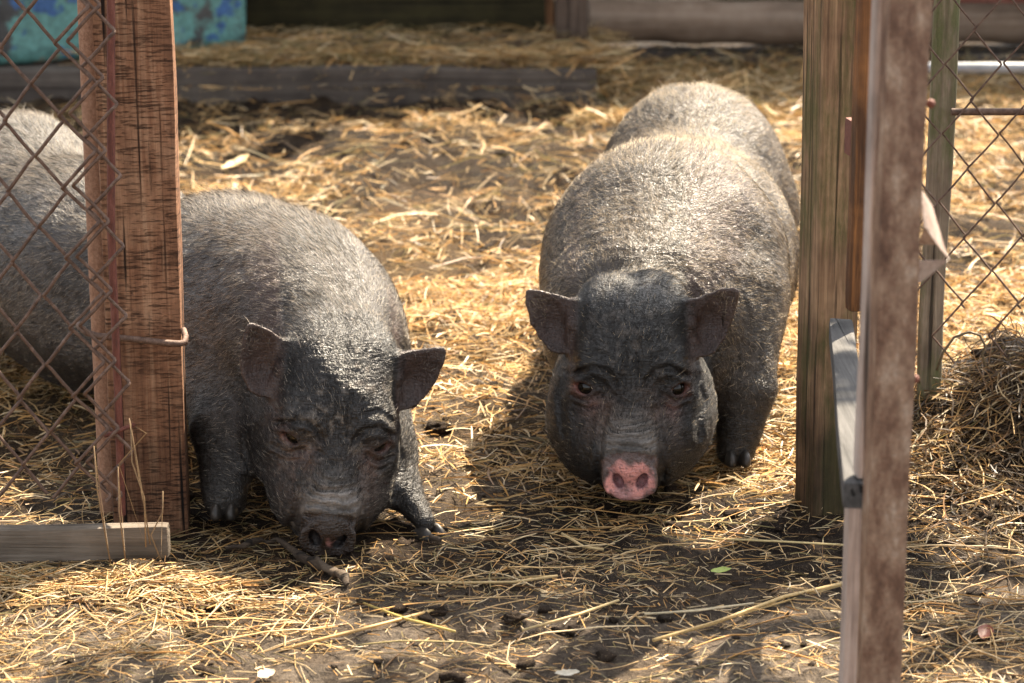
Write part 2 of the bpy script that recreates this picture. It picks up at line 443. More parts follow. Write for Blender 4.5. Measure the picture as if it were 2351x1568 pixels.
def head_sdf(L, hp, bare=False):
    """L: points in head coordinates (forward, left, up)"""
    A = L.copy(); A[:, 1] = np.abs(A[:, 1])
    d = ell(A, (-.012, 0, .022), (.105, .090, .076))
    d = smin(d, ell(A, (-.050, .036, .060), (.052, .054, .034)), .04)
    for c_, r_ in hp['cheeks']: d = smin(d, ell(A, c_, r_), .045)
    d = smin(d, cone(A, (.02, 0, .002), (.165, 0, -.052), .074, .050), .05)
    d = smin(d, ell(A, (.122, .042, -.070), (.064, .040, .048)), .035)
    d = smin(d, ell(A, (.066, .050, .040), (.036, .036, .019)), .025)
    d = smin(d, ell(A, (.070, .078, -.024), (.042, .026, .022)), .03)
    d = smin(d, cone(A, (.12, 0, -.108), (.188, 0, -.112), .042, .024), .03)
    if bare: return d
    # creases: side of muzzle, under the brow, behind the ear
    d = smax(d, -cone(A, (.060, .052, .014), (.108, .050, -.030), .006, .003), .030)
    # eyes
    E = np.array(hp['eye'], np.float32)
    d = smin(d, np.linalg.norm(A - E, axis=1) - .0215, .022)
    d = smin(d, cone(A, E + (.006, -.015, .0145), E + (-.006, .018, .0135), .006, .0055), .008)
    d = smin(d, cone(A, E + (.010, -.015, -.0125), E + (-.001, .016, -.015), .005, .0045), .007)
    slit = ell(A, E + hp['eye_n'] * .014 + np.array((0, .002, -.001), np.float32), (.022, .0165, .0092), .55)
    d = smax(d, -slit, .004)
    d = smax(d, -(np.linalg.norm(A - E, axis=1) - .0165), .002)
    # snout
    d = smin(d, cone(A, (.14, 0, -.052), (.205, 0, -.059), .047, .038), .018)
    top = sstep(-.045, -.030, A[:, 2] + .25 * (A[:, 0] - .17)) * sstep(.128, .15, A[:, 0]) * (1 - sstep(.214, .222, A[:, 0])) * (1 - sstep(.028, .05, A[:, 1])) * sstep(.150, .178, A[:, 0])
    d = d - .0032 * top * np.sin(2 * math.pi * (A[:, 0] + .5 * A[:, 1] ** 2 / .05 + .0045 * noise3(L, 45, 3)) / .0125)
    tl = hp['disc_tilt']
    nv = np.array((math.cos(tl), 0, math.sin(tl)), np.float32); tv = np.array((-math.sin(tl), 0, math.cos(tl)), np.float32)
    q = A - np.array(hp['disc'], np.float32); qn = q @ nv; qt = q @ tv; qy = q[:, 1]
    rr = np.sqrt((qy / .0460) ** 2 + (qt / .0375) ** 2)
    dd = smax(np.abs(qn + .006 - .0022 * rr ** 4) - .008, (rr - 1) * .042, .0065)
    d = smin(d, dd, .006)
    nost = np.sqrt((qn - .004) ** 2 / .016 ** 2 + (qy - .0195 - qt * .25) ** 2 / .0088 ** 2 + (qt + .001) ** 2 / .0130 ** 2)
    d = smax(d, -(nost - 1) * .012, .003)
    d = smax(d, -cone(np.stack([qn, qy, qt], 1), (.006, 0, -.020), (.003, 0, -.042), .0005, .004), .006)
    # mouth line
    d = smax(d, -ell(A, (.205, 0, -.098), (.012, .05, .003), 0), .008)
    # folds of skin, laid out in the face plane
    nf = np.abs(d) < .02
    if nf.any():
        p2 = np.stack([A[nf][:, 1] + .003 * noise3(L[nf], 35, 8), .643 * A[nf][:, 2] - .766 * A[nf][:, 0] + .003 * noise3(L[nf], 35, 9)], 1)
        front = sstep(-.02, .03, A[nf][:, 0]); add = np.zeros(len(p2), np.float32)
        for line, am, wd in FOLDS:
            dd_ = np.full(len(p2), 9.0)
            for a_, b_ in zip(line[:-1], line[1:]):
                a_ = np.array(a_); e_ = np.array(b_) - a_; t_ = np.clip(((p2 - a_) @ e_) / (e_ @ e_), 0, 1)
                dd_ = np.minimum(dd_, np.linalg.norm(p2 - a_ - t_[:, None] * e_, axis=1))
            add += .85 * am * (np.exp(-(dd_ / wd) ** 2) - .55 * np.exp(-((dd_ - 2.1 * wd) / wd) ** 2))
        # fine rings over the crown
        add += .0004 * np.sin(p2[:, 1] * 2 * math.pi / .011 + 2 * noise3(L[nf], 18, 12)) * sstep(.02, .05, p2[:, 1]) * (1 - sstep(.05, .08, A[nf][:, 1]))
        d[nf] = d[nf] + add * front
    # ears, each with its own turn
    for s in (1, -1):
        e = hp['ears'][0 if s > 0 else 1]
        B = L.copy(); B[:, 1] *= s
        c = np.array(hp['ear_at'], np.float32)
        m = np.linalg.norm(B - c - np.array((0, .04, 0), np.float32), axis=1) < .15
        if not m.any(): continue
        Q = B[m] - c
        wv, uv, vv = e['w'], e['u'], e['v']
        pu, pv, pw = Q @ uv / e['s'], Q @ vv / e['s'], Q @ wv
        surf = .020 - 5.5 * ((pu - .035) ** 2 * .55 + (pv + .0) ** 2 * .0) * 0 + 5.0 * np.clip(pv - .02, 0, 1) ** 2 + 2.5 * np.clip(-pv, 0, 1) ** 2 + e['curl'] * pu
        surf = surf - .020 + .010 * (1 - sstep(-.01, .03, pu))
        surf = surf - .018 * np.exp(-(((pu - .036) / .036) ** 2 + ((pv + .004) / .036) ** 2)) + .003
        rim = poly2(np.stack([pu, pv], 1), EAR)
        th = .0052 + .0022 * np.exp(-np.abs(rim) / .006) * sstep(-.0, .02, pv) + .003 * (1 - sstep(-.01, .02, pu))
        de = smax(np.abs(pw - surf) - th, rim, .006)
        de = smin(de, cone(Q, np.array((0, -.045, -.02), np.float32), uv * .006 + vv * .020 - wv * .004, .026, .014), .018)
        de = smin(de, cone(Q, uv * .000 + vv * .024 - wv * .002, uv * .034 + vv * .043 + wv * .002, .011, .0055), .010)
        de = smin(de, cone(Q, uv * .004 + vv * .036 + wv * .006, uv * .008 + vv * .004 + wv * .013, .011, .0085), .010)
        de = smin(de, cone(Q, uv * .008 + vv * .004 + wv * .013, uv * .012 - vv * .030 + wv * .006, .0085, .006), .010)
        o = d.copy(); o[m] = smin(d[m], de, .012); d = o
    return d

def ear_frame(roll, yaw, s, curl, base):
    """base rows: w (towards viewer), u(out), v(up) in head coordinates; roll turns in the ear plane, yaw swings the tip to the back"""
    w0, u0, v0 = [np.array(x, float) for x in base]
    u = u0 * math.cos(roll) + v0 * math.sin(roll); v = -u0 * math.sin(roll) + v0 * math.cos(roll)
    u2 = u * math.cos(yaw) - w0 * math.sin(yaw); w2 = w0 * math.cos(yaw) + u * math.sin(yaw)
    return dict(w=w2.astype(np.float32), u=u2.astype(np.float32), v=v.astype(np.float32), s=s, curl=curl)

def surface_nets(field, lo, hi, h):
    B = 8
    lo = np.array(lo, float); nb = np.ceil((np.array(hi) - lo) / (h * B)).astype(int)
    bi = np.stack(np.meshgrid(*[np.arange(n) for n in nb], indexing='ij'), -1).reshape(-1, 3)
    dc = field((lo + (bi * B + (B - 1) / 2) * h).astype(np.float32))
    keep = np.abs(dc) < h * B * 1.5 + .012
    F6 = np.empty((len(bi), B * B * B), np.float32); F6[:] = np.sign(dc)[:, None]
    loc = np.stack(np.meshgrid(*[np.arange(B)] * 3, indexing='ij'), -1).reshape(-1, 3)
    ki = np.nonzero(keep)[0]
    for c in range(0, len(ki), 600):
        k = ki[c:c + 600]
        P = lo + (bi[k][:, None, :] * B + loc[None]) * h
        F6[k] = field(P.reshape(-1, 3).astype(np.float32)).reshape(len(k), -1)
    F = F6.reshape(*nb, B, B, B).transpose(0, 3, 1, 4, 2, 5).reshape(*(nb * B))
    s = (F < 0)
    u = s.astype(np.uint8)
    n = sum(u[i:u.shape[0] - 1 + i, j:u.shape[1] - 1 + j, k:u.shape[2] - 1 + k] for i in (0, 1) for j in (0, 1) for k in (0, 1))
    ci = np.argwhere((n > 0) & (n < 8))
    cid = np.full(n.shape, -1, np.int32); cid[tuple(ci.T)] = np.arange(len(ci))
    off = np.array([(i, j, k) for i in (0, 1) for j in (0, 1) for k in (0, 1)])
    val = np.stack([F[tuple((ci + o).T)] for o in off], 1)
    acc = np.zeros((len(ci), 3)); cnt = np.zeros(len(ci))
    for a in range(8):
        for b in range(a + 1, 8):
            if np.abs(off[a] - off[b]).sum() != 1: continue
            ch = (val[:, a] < 0) != (val[:, b] < 0)
            t = np.where(ch, val[:, a] / np.where(ch, val[:, a] - val[:, b], 1), 0)
            acc += ch[:, None] * (off[a] + t[:, None] * (off[b] - off[a])); cnt += ch
    V = lo + (ci + acc / cnt[:, None]) * h
    Fs = []
    for ax in range(3):
        o1 = [0, 0, 0]; o1[ax] = 1
        sl0 = tuple(slice(1, -1) if q != ax else slice(0, -1) for q in range(3)); sl1 = tuple(slice(1, -1) if q != ax else slice(1, None) for q in range(3))
        a, b = s[sl0], s[sl1]
        e = np.argwhere(a != b); base = e + np.array([0 if q == ax else 1 for q in range(3)])
        fl = a[tuple(e.T)]
        p, q = [(1, 2), (2, 0), (0, 1)][ax]
        dp = np.zeros(3, int); dp[p] = 1; dq = np.zeros(3, int); dq[q] = 1
        c = [cid[tuple((base - x).T)] for x in (dp * 0, dp, dp + dq, dq)]
        Q = np.stack(c, 1)
        Q[~fl] = Q[~fl][:, ::-1]
        Fs.append(Q)
    Fa = np.vstack(Fs); Fa = Fa[(Fa >= 0).all(1)]
    # project on the surface, gradient normals
    V = V.astype(np.float32)
    for it in range(2):
        G = np.zeros_like(V); e = h * .5
        for ax in range(3):
            dv = np.zeros(3, np.float32); dv[ax] = e
            G[:, ax] = (field(V + dv) - field(V - dv)) / (2 * e)
        gl = np.linalg.norm(G, axis=1, keepdims=True); Nn = G / np.maximum(gl, 1e-6)
        if it == 0:
            dist = field(V)[:, None] / np.maximum(gl, .3)
            V = V - Nn * np.clip(dist, -h * .6, h * .6)
    return V, Fa, Nn

def pig_skin_mat(name):
    m, nt, bs = mat_new(name)
    at_ = nt.nodes.new('ShaderNodeAttribute'); at_.attribute_name = 'skin'
    v = coords(nt)
    a = noise(nt, v, 55, 5, 0.7); b = noise(nt, v, 420, 3, 0.6)
    c = mix(nt, 0.75, at_.outputs['Color'], ramp(nt, a, [(0.3, 0.45), (0.55, 1.0), (0.75, 1.0)]), 'MULTIPLY')
    c = mix(nt, 0.35, c, ramp(nt, b, [(0.35, 0.4), (0.6, 1.0)]), 'MULTIPLY')
    nt.links.new(c, bs.inputs['Base Color'])
    at2 = nt.nodes.new('ShaderNodeAttribute'); at2.attribute_name = 'wet'
    rr = N(nt, 'ShaderNodeMapRange'); nt.links.new(at2.outputs['Fac'], rr.inputs[0]); rr.inputs[3].default_value = 0.36; rr.inputs[4].default_value = 0.12
    nt.links.new(rr.outputs[0], bs.inputs['Roughness'])
    bs.inputs['Specular IOR Level'].default_value = 0.5
    # wrinkled hide: stretched cells in two directions
    w1 = noise(nt, coords(nt, (60, 60, 260)), 1.0, 3, 0.6, 0.8)
    w2 = noise(nt, coords(nt, (260, 260, 60)), 1.0, 3, 0.6, 0.8)
    p = bump(nt, bs, a, 0.5, 0.008)
    p = bump(nt, bs, w1, 0.9, 0.003, p)
    p = bump(nt, bs, w2, 0.9, 0.003, p)
    return m

def hair_mat():
    m, nt, bs = mat_new('pig_bristle')
    at_ = nt.nodes.new('ShaderNodeAttribute'); at_.attribute_name = 'hair_col'
    nt.links.new(at_.outputs['Color'], bs.inputs['Base Color'])
    bs.inputs['Roughness'].default_value = 0.32
    bs.inputs['Specular IOR Level'].default_value = 0.12
    bs.inputs['Transmission Weight'].default_value = 0.0
    return m
HAIR = hair_mat()
def eye_mat():
    m, nt, bs = mat_new('pig_eye_wet_brown')
    bs.inputs['Base Color'].default_value = (0.004, 0.003, 0.002, 1)
    bs.inputs['Roughness'].default_value = 0.06
    bs.inputs['Specular IOR Level'].default_value = 0.35
    return m
EYE = eye_mat()
def hoof_mat():
    m, nt, bs = mat_new('hoof_horn')
    c = ramp(nt, noise(nt, coords(nt), 90, 4), [(.3, (.012, .010, .008)), (.7, (.035, .028, .022))])
    nt.links.new(c, bs.inputs['Base Color']); bs.inputs['Roughness'].default_value = .5
    return m
HOOF = hoof_mat()

def head_dist(L):
    a = np.array((.03, 0, -.02)); e = np.array((.20, 0, -.045)); t = np.clip((L - a) @ e / (e @ e), 0, 1)
    return np.linalg.norm(L - a - t[:, None] * e, axis=1)

def settle_eye(hp):
    e = np.array([hp['eye']], np.float32)
    for _ in range(12):
        gr = np.array([[(head_sdf(e + o, hp, True) - head_sdf(e - o, hp, True))[0] for o in np.eye(3, dtype=np.float32) * .002]]) / .004
        gr /= np.linalg.norm(gr); e = (e - gr * (head_sdf(e, hp, True)[0] + .0058)).astype(np.float32)
    hp['eye'] = tuple(float(v) for v in e[0]); hp['eye_n'] = gr[0].astype(np.float32)

def build_pig(cfg):
    settle_eye(cfg['hp'])
    H = np.array(cfg['head_at'], np.float32)
    Rm = cfg['head_axes']                       # rows forward,left,up
    EW = [H + (np.array(cfg['hp']['eye'], np.float32) * np.array((1, s, 1), np.float32)) @ Rm for s in (1, -1)]
    def field(P):
        d = None
        for pr in cfg['body']:
            if pr[0] == 'e': q = ell(P, pr[1], pr[2], pr[3]); k = pr[4]
            else: q = cone(P, pr[1], pr[2], pr[3], pr[4]); k = pr[5]
            d = q if d is None else smin(d, q, k)
        for a, b, r in cfg.get('creases', []):
            d = smax(d, -cone(P, a, b, r, r), r * 2.2)
        r = np.linalg.norm(P - H, axis=1)
        hd = r - .16
        m = r < .36
        if m.any():
            hd[m] = head_sdf((P[m] - H) @ Rm.T, cfg['hp'])
        d = smin(d, hd, cfg['neck_k'])
        near = np.abs(d) < .02
        if near.any():
            Pn = P[near]
            dd = d[near]
            # rings of loose skin between head and shoulders
            rn = r[near]; wn = sstep(.13, .17, rn) * (1 - sstep(.24, .32, rn)) * sstep(.10, .2, Pn[:, 2])
            dd = dd - .0012 * wn * (.1 + noise3(Pn, 9, 77)) * np.sin(2 * math.pi * (rn + .022 * noise3(Pn, 9, 7)) / .026)
            em = np.ones(len(Pn), np.float32)
            for e_ in EW: em *= sstep(.022, .050, np.linalg.norm(Pn - e_, axis=1))
            dd = dd - em * .0030 * noise3(Pn, 14, 4) - em * .0022 * noise3(Pn, 22, 5) - .0010 * noise3(Pn, 60, 6)
            d[near] = dd
        return d
    lo, hi = cfg['box']
    V, F, Nn = surface_nets(field, lo, hi, cfg.get('res', .0034))
    root = empty('pig', cfg['root'])
    me = np_mesh('pig_body', V, F)
    L = (V - H) @ Rm.T
    # ---- skin colour of the animal itself
    n1 = noise3(V, 14, 21); n2 = noise3(V, 45, 22); n3 = noise3(V, 6, 23)
    body = np.array(cfg['skin_body']); face = np.array(cfg['skin_face'])
    hr = head_dist(L)
    fm = (1 - sstep(.15, .21, hr))[:, None]
    C = body * (1 + .35 * sstep(.3, .9, Nn[:, 2:3]) * 0) * (1 - fm) + face * fm
    C = C * (1 + .45 * n1[:, None] + .4 * n2[:, None])
    sp = (sstep(.30, .7, noise3(V, 110, 24) + .5 * n1) * np.exp(-(L[:, 1] / .07) ** 2))[:, None] * fm * cfg['dust']
    C = C * (1 - sp) + np.array((.20, .165, .135)) * sp
    brown = np.array((.17, .105, .075))
    A = L.copy(); A[:, 1] = np.abs(A[:, 1])
    muz = np.exp(-((A[:, 0] - .125) / .055) ** 2 - ((A[:, 1] - .045) / .035) ** 2 - ((A[:, 2] + .03) / .05) ** 2)
    mk = np.clip(muz * (.65 + .9 * n1 + .5 * n2 + .5 * noise3(V, 120, 44)), 0, 1)[:, None] * cfg['muzzle']
    C = C * (1 - mk) + brown * mk
    E = np.array(cfg['hp']['eye'])
    de = A - E; dist_e = np.sqrt((de[:, 0] / .9) ** 2 + (de[:, 1] / 1.25) ** 2 + (de[:, 2] / .9) ** 2)
    ek = ((1 - sstep(.014, .030, dist_e)) * (.75 + .5 * n1))[:, None] * cfg['eye_pink']
    C = C * (1 - ek) + np.array((.40, .15, .11)) * ek
    de2 = A - (E + np.array((.022, -.012, -.022)))
    ek = (np.exp(-(np.linalg.norm(de2, axis=1) / .020) ** 2) * (.7 + .6 * n2))[:, None] * cfg['eye_pink'] * .8
    C = C * (1 - ek) + np.array((.34, .17, .15)) * ek
    # dusty grey wrinkles above the snout
    wk = (np.exp(-((A[:, 0] - .190) / .026) ** 2) * sstep(-.050, -.025, A[:, 2]) * (.75 + .4 * n2) * sstep(.06, .03, A[:, 1]))[:, None]
    wk = np.clip(wk, 0, 1); C = C * (1 - wk) + np.array((.25, .22, .195)) * wk
    tl = cfg['hp']['disc_tilt']; q = L - np.array(cfg['hp']['disc'])
    qn = q @ np.array((math.cos(tl), 0, math.sin(tl))); qt = q @ np.array((-math.sin(tl), 0, math.cos(tl))); qy = q[:, 1]
    rr = np.sqrt((qy / .0460) ** 2 + (qt / .0375) ** 2)
    dk = (sstep(-.018, -.008, qn) * (1 - sstep(cfg['disc_r0'], cfg['disc_r1'], rr + .16 * n2 + .16 * noise3(V, 160, 31))))[:, None]
    disc_base = sstep(-.024, -.014, qn)[:, None] * (rr < 1.3)[:, None]
    C = C * (1 - disc_base) + np.array(cfg['disc_rim']) * disc_base
    pk = np.array(cfg['disc_col']) * (1 + .25 * n1[:, None])
    C = C * (1 - dk) + pk * dk
    gm = (sstep(.1, .7, noise3(V, 75, 35) - .35 * qt / .03))[:, None] * dk * .55
    C = C * (1 - gm) + np.array((.30, .19, .20)) * gm
    ni = ((np.abs(qy) - .0195 - qt * .25) ** 2 / .0100 ** 2 + (qt + .001) ** 2 / .0140 ** 2 < 1)[:, None] * (qn < .0035)[:, None] * disc_base * .85
    C = C * (1 - ni) + np.array(cfg['nostril']) * ni
    spk = (noise3(V, 420, 33) > .55)[:, None] * dk * .6
    C = C * (1 - spk) + .06 * spk
    # pinkish inner ear
    ear = (sstep(.085, .10, A[:, 1]) * sstep(-.02, .03, A[:, 2]))[:, None]
    C = C * (1 - ear * .6) + np.array((.085, .048, .038)) * ear * .6
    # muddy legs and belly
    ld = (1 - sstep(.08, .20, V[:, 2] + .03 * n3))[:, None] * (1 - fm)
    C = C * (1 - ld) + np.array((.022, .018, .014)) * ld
    C = np.clip(C, .008, .9)
    set_col(me, 'skin', C)
    wet = np.clip(disc_base[:, 0] * cfg['wet'] , 0, 1).astype(np.float32)
    at_ = me.attributes.new('wet', 'FLOAT', 'POINT'); at_.data.foreach_set('value', wet)
    body_o = link('body', me, pig_skin_mat('pig_hide'), root, smooth=True)
    # ---- eyes
    for s in (1, -1):
        e = H + (np.array(cfg['hp']['eye']) * (1, s, 1)) @ Rm
        bm = bmesh.new(); bmesh.ops.create_uvsphere(bm, u_segments=24, v_segments=16, radius=.0166)
        bmesh.ops.translate(bm, verts=bm.verts, vec=Vector(e + (cfg['hp']['eye_n'] * (1, s, 1) * .0035) @ Rm)); mm = bpy.data.meshes.new('eye'); bm.to_mesh(mm); bm.free()
        link('eye', mm, EYE, root, smooth=True)
    # ---- hooves
    for (hx, hy, hz, ang) in cfg['hooves']:
        parts = []
        for sd_ in (-1, 1):
            bm = bmesh.new()
            bmesh.ops.create_uvsphere(bm, u_segments=12, v_segments=8, radius=1)
            vv = np.array([v.co for v in bm.verts]); ff = [[v.index for v in f.verts] for f in bm.faces]
            ff = [f + [f[-1]] if len(f) == 3 else f for f in ff]
            vv[:, 2] = np.where(vv[:, 2] < 0, vv[:, 2] * .5, vv[:, 2] * 1.3)
            vv = vv * np.array((.024, .0105, .016)) + np.array((-0.004, sd_ * .0125, 0))
            bm.free()
            me2 = bpy.data.meshes.new('hoof')
            vv = rotz(vv, ang) + np.array((hx, hy, hz))
            me2.from_pydata([tuple(x) for x in vv], [], [tuple(dict.fromkeys(f)) for f in ff]); me2.update()
            link('hoof', me2, HOOF, root, smooth=True)
    # ---- bristles
    tri = V[F]; ar = np.linalg.norm(np.cross(tri[:, 2] - tri[:, 0], tri[:, 3] - tri[:, 1]), axis=1) * .5
    cen = tri.mean(1); Nf = Nn[F].mean(1); Nf /= np.linalg.norm(Nf, axis=1, keepdims=True) + 1e-9
    Lc = (cen - H) @ Rm.T
    hm = 1 - sstep(.13, .22, head_dist(Lc))
    Ac = Lc.copy(); Ac[:, 1] = np.abs(Ac[:, 1])
    wgt = ar * (1 + 1.6 * hm)
    q = Lc - np.array(cfg['hp']['disc'])
    bald = sstep(.16, .18, Lc[:, 0]) * (np.linalg.norm(q, axis=1) < .075)
    bald = np.maximum(bald, (np.linalg.norm(Ac - E - cfg['hp']['eye_n'] * .008, axis=1) < .019) * 1.0)
    wgt = wgt * (1 - bald) * (cen[:, 2] > .012)
    earm = sstep(.095, .105, Ac[:, 1]) * sstep(.0, .03, Ac[:, 2]) * hm
    wgt = wgt * (1 - .6 * earm)
    wgt = wgt * np.where(Nf[:, 1] > .75, .25, 1.0)            # far side of the animal, seen by nobody
    n = cfg.get('hairs', 100000)
    fi = rng.choice(len(F), n, p=wgt / wgt.sum())
    u1, u2 = rng.random(n), rng.random(n)
    T4 = tri[fi]
    P0 = (T4[:, 0] * ((1 - u1) * (1 - u2))[:, None] + T4[:, 1] * (u1 * (1 - u2))[:, None] + T4[:, 2] * (u1 * u2)[:, None] + T4[:, 3] * ((1 - u1) * u2)[:, None])
    NN = Nf[fi]; hmm = hm[fi]; LL = (P0 - H) @ Rm.T
    back = np.array(cfg['back'], float); back /= np.linalg.norm(back)
    flow_b = back + np.array((0, 0, -.55)) 
    flow_h = -Rm[0] * 1.0 + Rm[2] * .15
    side = np.sign(LL[:, 1])[:, None] * Rm[1] * .5 * sstep(.02, .09, np.abs(LL[:, 1]))[:, None] - Rm[2] * .6 * sstep(.02, .09, np.abs(LL[:, 1]))[:, None]
    fl = flow_b * (1 - hmm[:, None]) + (flow_h + side) * hmm[:, None]
    fl = fl + .55 * np.stack([noise3(P0, 11, 41), noise3(P0, 11, 42), noise3(P0, 11, 43)], 1) + rng.normal(0, .22, (n, 3))
    fl -= NN * (fl * NN).sum(1, keepdims=True); fl /= np.linalg.norm(fl, axis=1, keepdims=True) + 1e-9
    topk = sstep(.75, .95, NN[:, 2]) * (1 - hmm)
    Ln = (.0110 * (1 - hmm) + .0078 * hmm) * (.55 + .8 * rng.random(n)) * (1 + .5 * topk)
    Ln *= (1 - .75 * earm[fi]); Ln = Ln * cfg.get('hair_len', 1.0)
    Ln *= np.where(rng.random(n) < .04, 2.0, 1.0)
    lift = (.22 + .20 * rng.random(n) + .25 * topk)[:, None]
    d1 = fl * (1 - lift * .4) + NN * lift; d1 /= np.linalg.norm(d1, axis=1, keepdims=True)
    pts = np.empty((n, 4, 3), np.float32)
    for i, t in enumerate((0, .33, .67, 1.0)):
        pts[:, i] = P0 - NN * .0008 + d1 * (Ln * t)[:, None] + (fl * .30 - NN * .22) * (Ln * t * t)[:, None]
    nb_ = noise3(P0, 5, 51); nf = noise3(P0, 17, 52)
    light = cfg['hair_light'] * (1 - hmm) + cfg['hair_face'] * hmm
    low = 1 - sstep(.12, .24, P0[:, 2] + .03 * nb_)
    light = light * (1 + .5 * sstep(.2, .9, NN[:, 2]) * (1 - hmm))  # upward-facing hair made paler, painting in the sunlit back
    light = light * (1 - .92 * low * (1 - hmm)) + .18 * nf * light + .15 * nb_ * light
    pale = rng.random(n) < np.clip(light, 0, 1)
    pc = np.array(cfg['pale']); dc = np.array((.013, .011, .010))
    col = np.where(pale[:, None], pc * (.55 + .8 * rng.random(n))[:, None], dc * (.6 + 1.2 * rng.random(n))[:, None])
    hc = bpy.data.hair_curves.new('bristles')
    hc.add_curves([4] * n)
    hc.attributes['position'].data.foreach_set('vector', pts.ravel())
    ra = hc.attributes.get('radius') or hc.attributes.new('radius', 'FLOAT', 'POINT')
    rad = np.repeat((.00012 + .00010 * rng.random(n) * (1 - .3 * hmm))[:, None], 4, 1) * np.array((1, .95, .75, .25))
    ra.data.foreach_set('value', rad.astype(np.float32).ravel())
    ca = hc.attributes.new('hair_col', 'FLOAT_COLOR', 'CURVE')
    ca.data.foreach_set('color', np.concatenate([col, np.ones((n, 1))], 1).astype(np.float32).ravel())
    ho = bpy.data.objects.new('bristles', hc); COL.objects.link(ho)
    hc.materials.append(HAIR); ho.parent = root; ho.location = -root.location
    # landmarks for tuning
    if DEBUG:
        for nm, p in (('origin', (0, 0, 0)), ('eyeL', cfg['hp']['eye']), ('eyeR', np.array(cfg['hp']['eye']) * (1, -1, 1)), ('disc', cfg['hp']['disc']), ('crown', (-.05, 0, .105))):
            wp = H + np.array(p) @ Rm
            dz = wp[1] * math.cos(PITCH) + (CAM_H - wp[2]) * math.sin(PITCH)
            vv = 784 + FPX * math.tan(math.atan((CAM_H - wp[2]) / wp[1]) - PITCH)
            print('LM', cfg['name'], nm, round(1175.5 + FPX * wp[0] / dz), round(vv), 'z', round(float(wp[2]), 3))
    return root

def head_axes(yaw_to, at_, p, roll):
    h = Vector((yaw_to[0] - at_[0], yaw_to[1] - at_[1], 0)).normalized()
    f = h * math.cos(p) + Vector((0, 0, -math.sin(p)))
    l = Vector((0, 0, 1)).cross(h).normalized(); u = f.cross(l)
    Q = Matrix.Rotation(roll, 3, f)
    return np.array([f, Q @ l, Q @ u], np.float32)

def ear_base(pc):
    """plane that faces the viewer when the head is pitched"""
    return ((math.cos(pc), 0, math.sin(pc)), (0, 1, 0), (-math.sin(pc), 0, math.cos(pc)))

DEBUG = False
EB = ear_base(R(45))
hpR = dict(cheeks=[((.035, .064, -.078), (.105, .072, .098)), ((.095, .030, -.100), (.100, .082, .062)), ((.04, .0, -.11), (.12, .08, .06)), ((.128, 0, -.110), (.080, .074, .046)), ((.082, .052, -.098), (.098, .078, .068))], eye=(.106, .076, .014), disc=(.238, 0, -.064), disc_tilt=R(34), ear_at=(-.012, .092, .036),
           ears=(ear_frame(R(2), R(-8), 1.07, .10, EB), ear_frame(R(0), R(-5), 1.07, .10, EB)))
HR = (.201, 3.92, .243)
pigR = dict(name='R', root=(.31, 4.5, 0), head_at=HR, head_axes=head_axes((0.02, 0), HR, R(33), R(0)), hp=hpR, neck_k=.035,
    body=[('e', (0.380, 4.97, .300), (.198, .215, .218), 0, .05), ('e', (0.333, 4.62, .235), (.228, .31, .228), 0, .10),
          ('e', (0.276, 4.29, .285), (.226, .235, .238), 0, .05), ('e', (0.238, 4.12, .235), (.185, .165, .185), 0, .06),
          ('e', (0.288, 4.35, .19), (.20, .30, .14), 0, .06),
          ('c', (.400, 4.16, .26), (.405, 4.06, .125), .085, .052, .05), ('c', (.405, 4.06, .125), (.392, 4.02, .03), .052, .034, .02),
          ('c', (.16, 4.15, .24), (.15, 4.08, .125), .085, .052, .05), ('c', (.15, 4.08, .125), (.145, 4.04, .03), .052, .040, .02),
          ('c', (.50, 4.98, .24), (.51, 5.06, .125), .10, .05, .05), ('c', (.51, 5.06, .125), (.50, 5.03, .03), .045, .038, .02),
          ('c', (.27, 4.98, .24), (.26, 5.06, .125), .10, .05, .05), ('c', (.26, 5.06, .125), (.26, 5.03, .03), .045, .038, .02)],
    hooves=[(.391, 3.984, .016, R(-90)), (.145, 4.025, .018, R(-90)), (.50, 5.015, .018, R(-90)), (.26, 5.015, .018, R(-90))],
    box=((-.02, 3.64, -.01), (.64, 5.22, .56)),
    dust=.3, skin_body=(.075, .058, .043), skin_face=(.010, .009, .008), muzzle=.75, eye_pink=.9,
    nostril=(.22, .10, .11), disc_rim=(.11, .07, .06), disc_col=(.76, .32, .27), disc_r0=.72, disc_r1=.95, wet=1.0,
    back=(.13, 1, 0), hair_light=.38, hair_face=.03, pale=(.44, .35, .24), hairs=190000)
pig_r = build_pig(pigR)
tag(pig_r, 'dark hairy pot-bellied pig with a pink snout, facing the camera beside the mossy post', 'pig', 'pot-bellied pigs in the gateway')

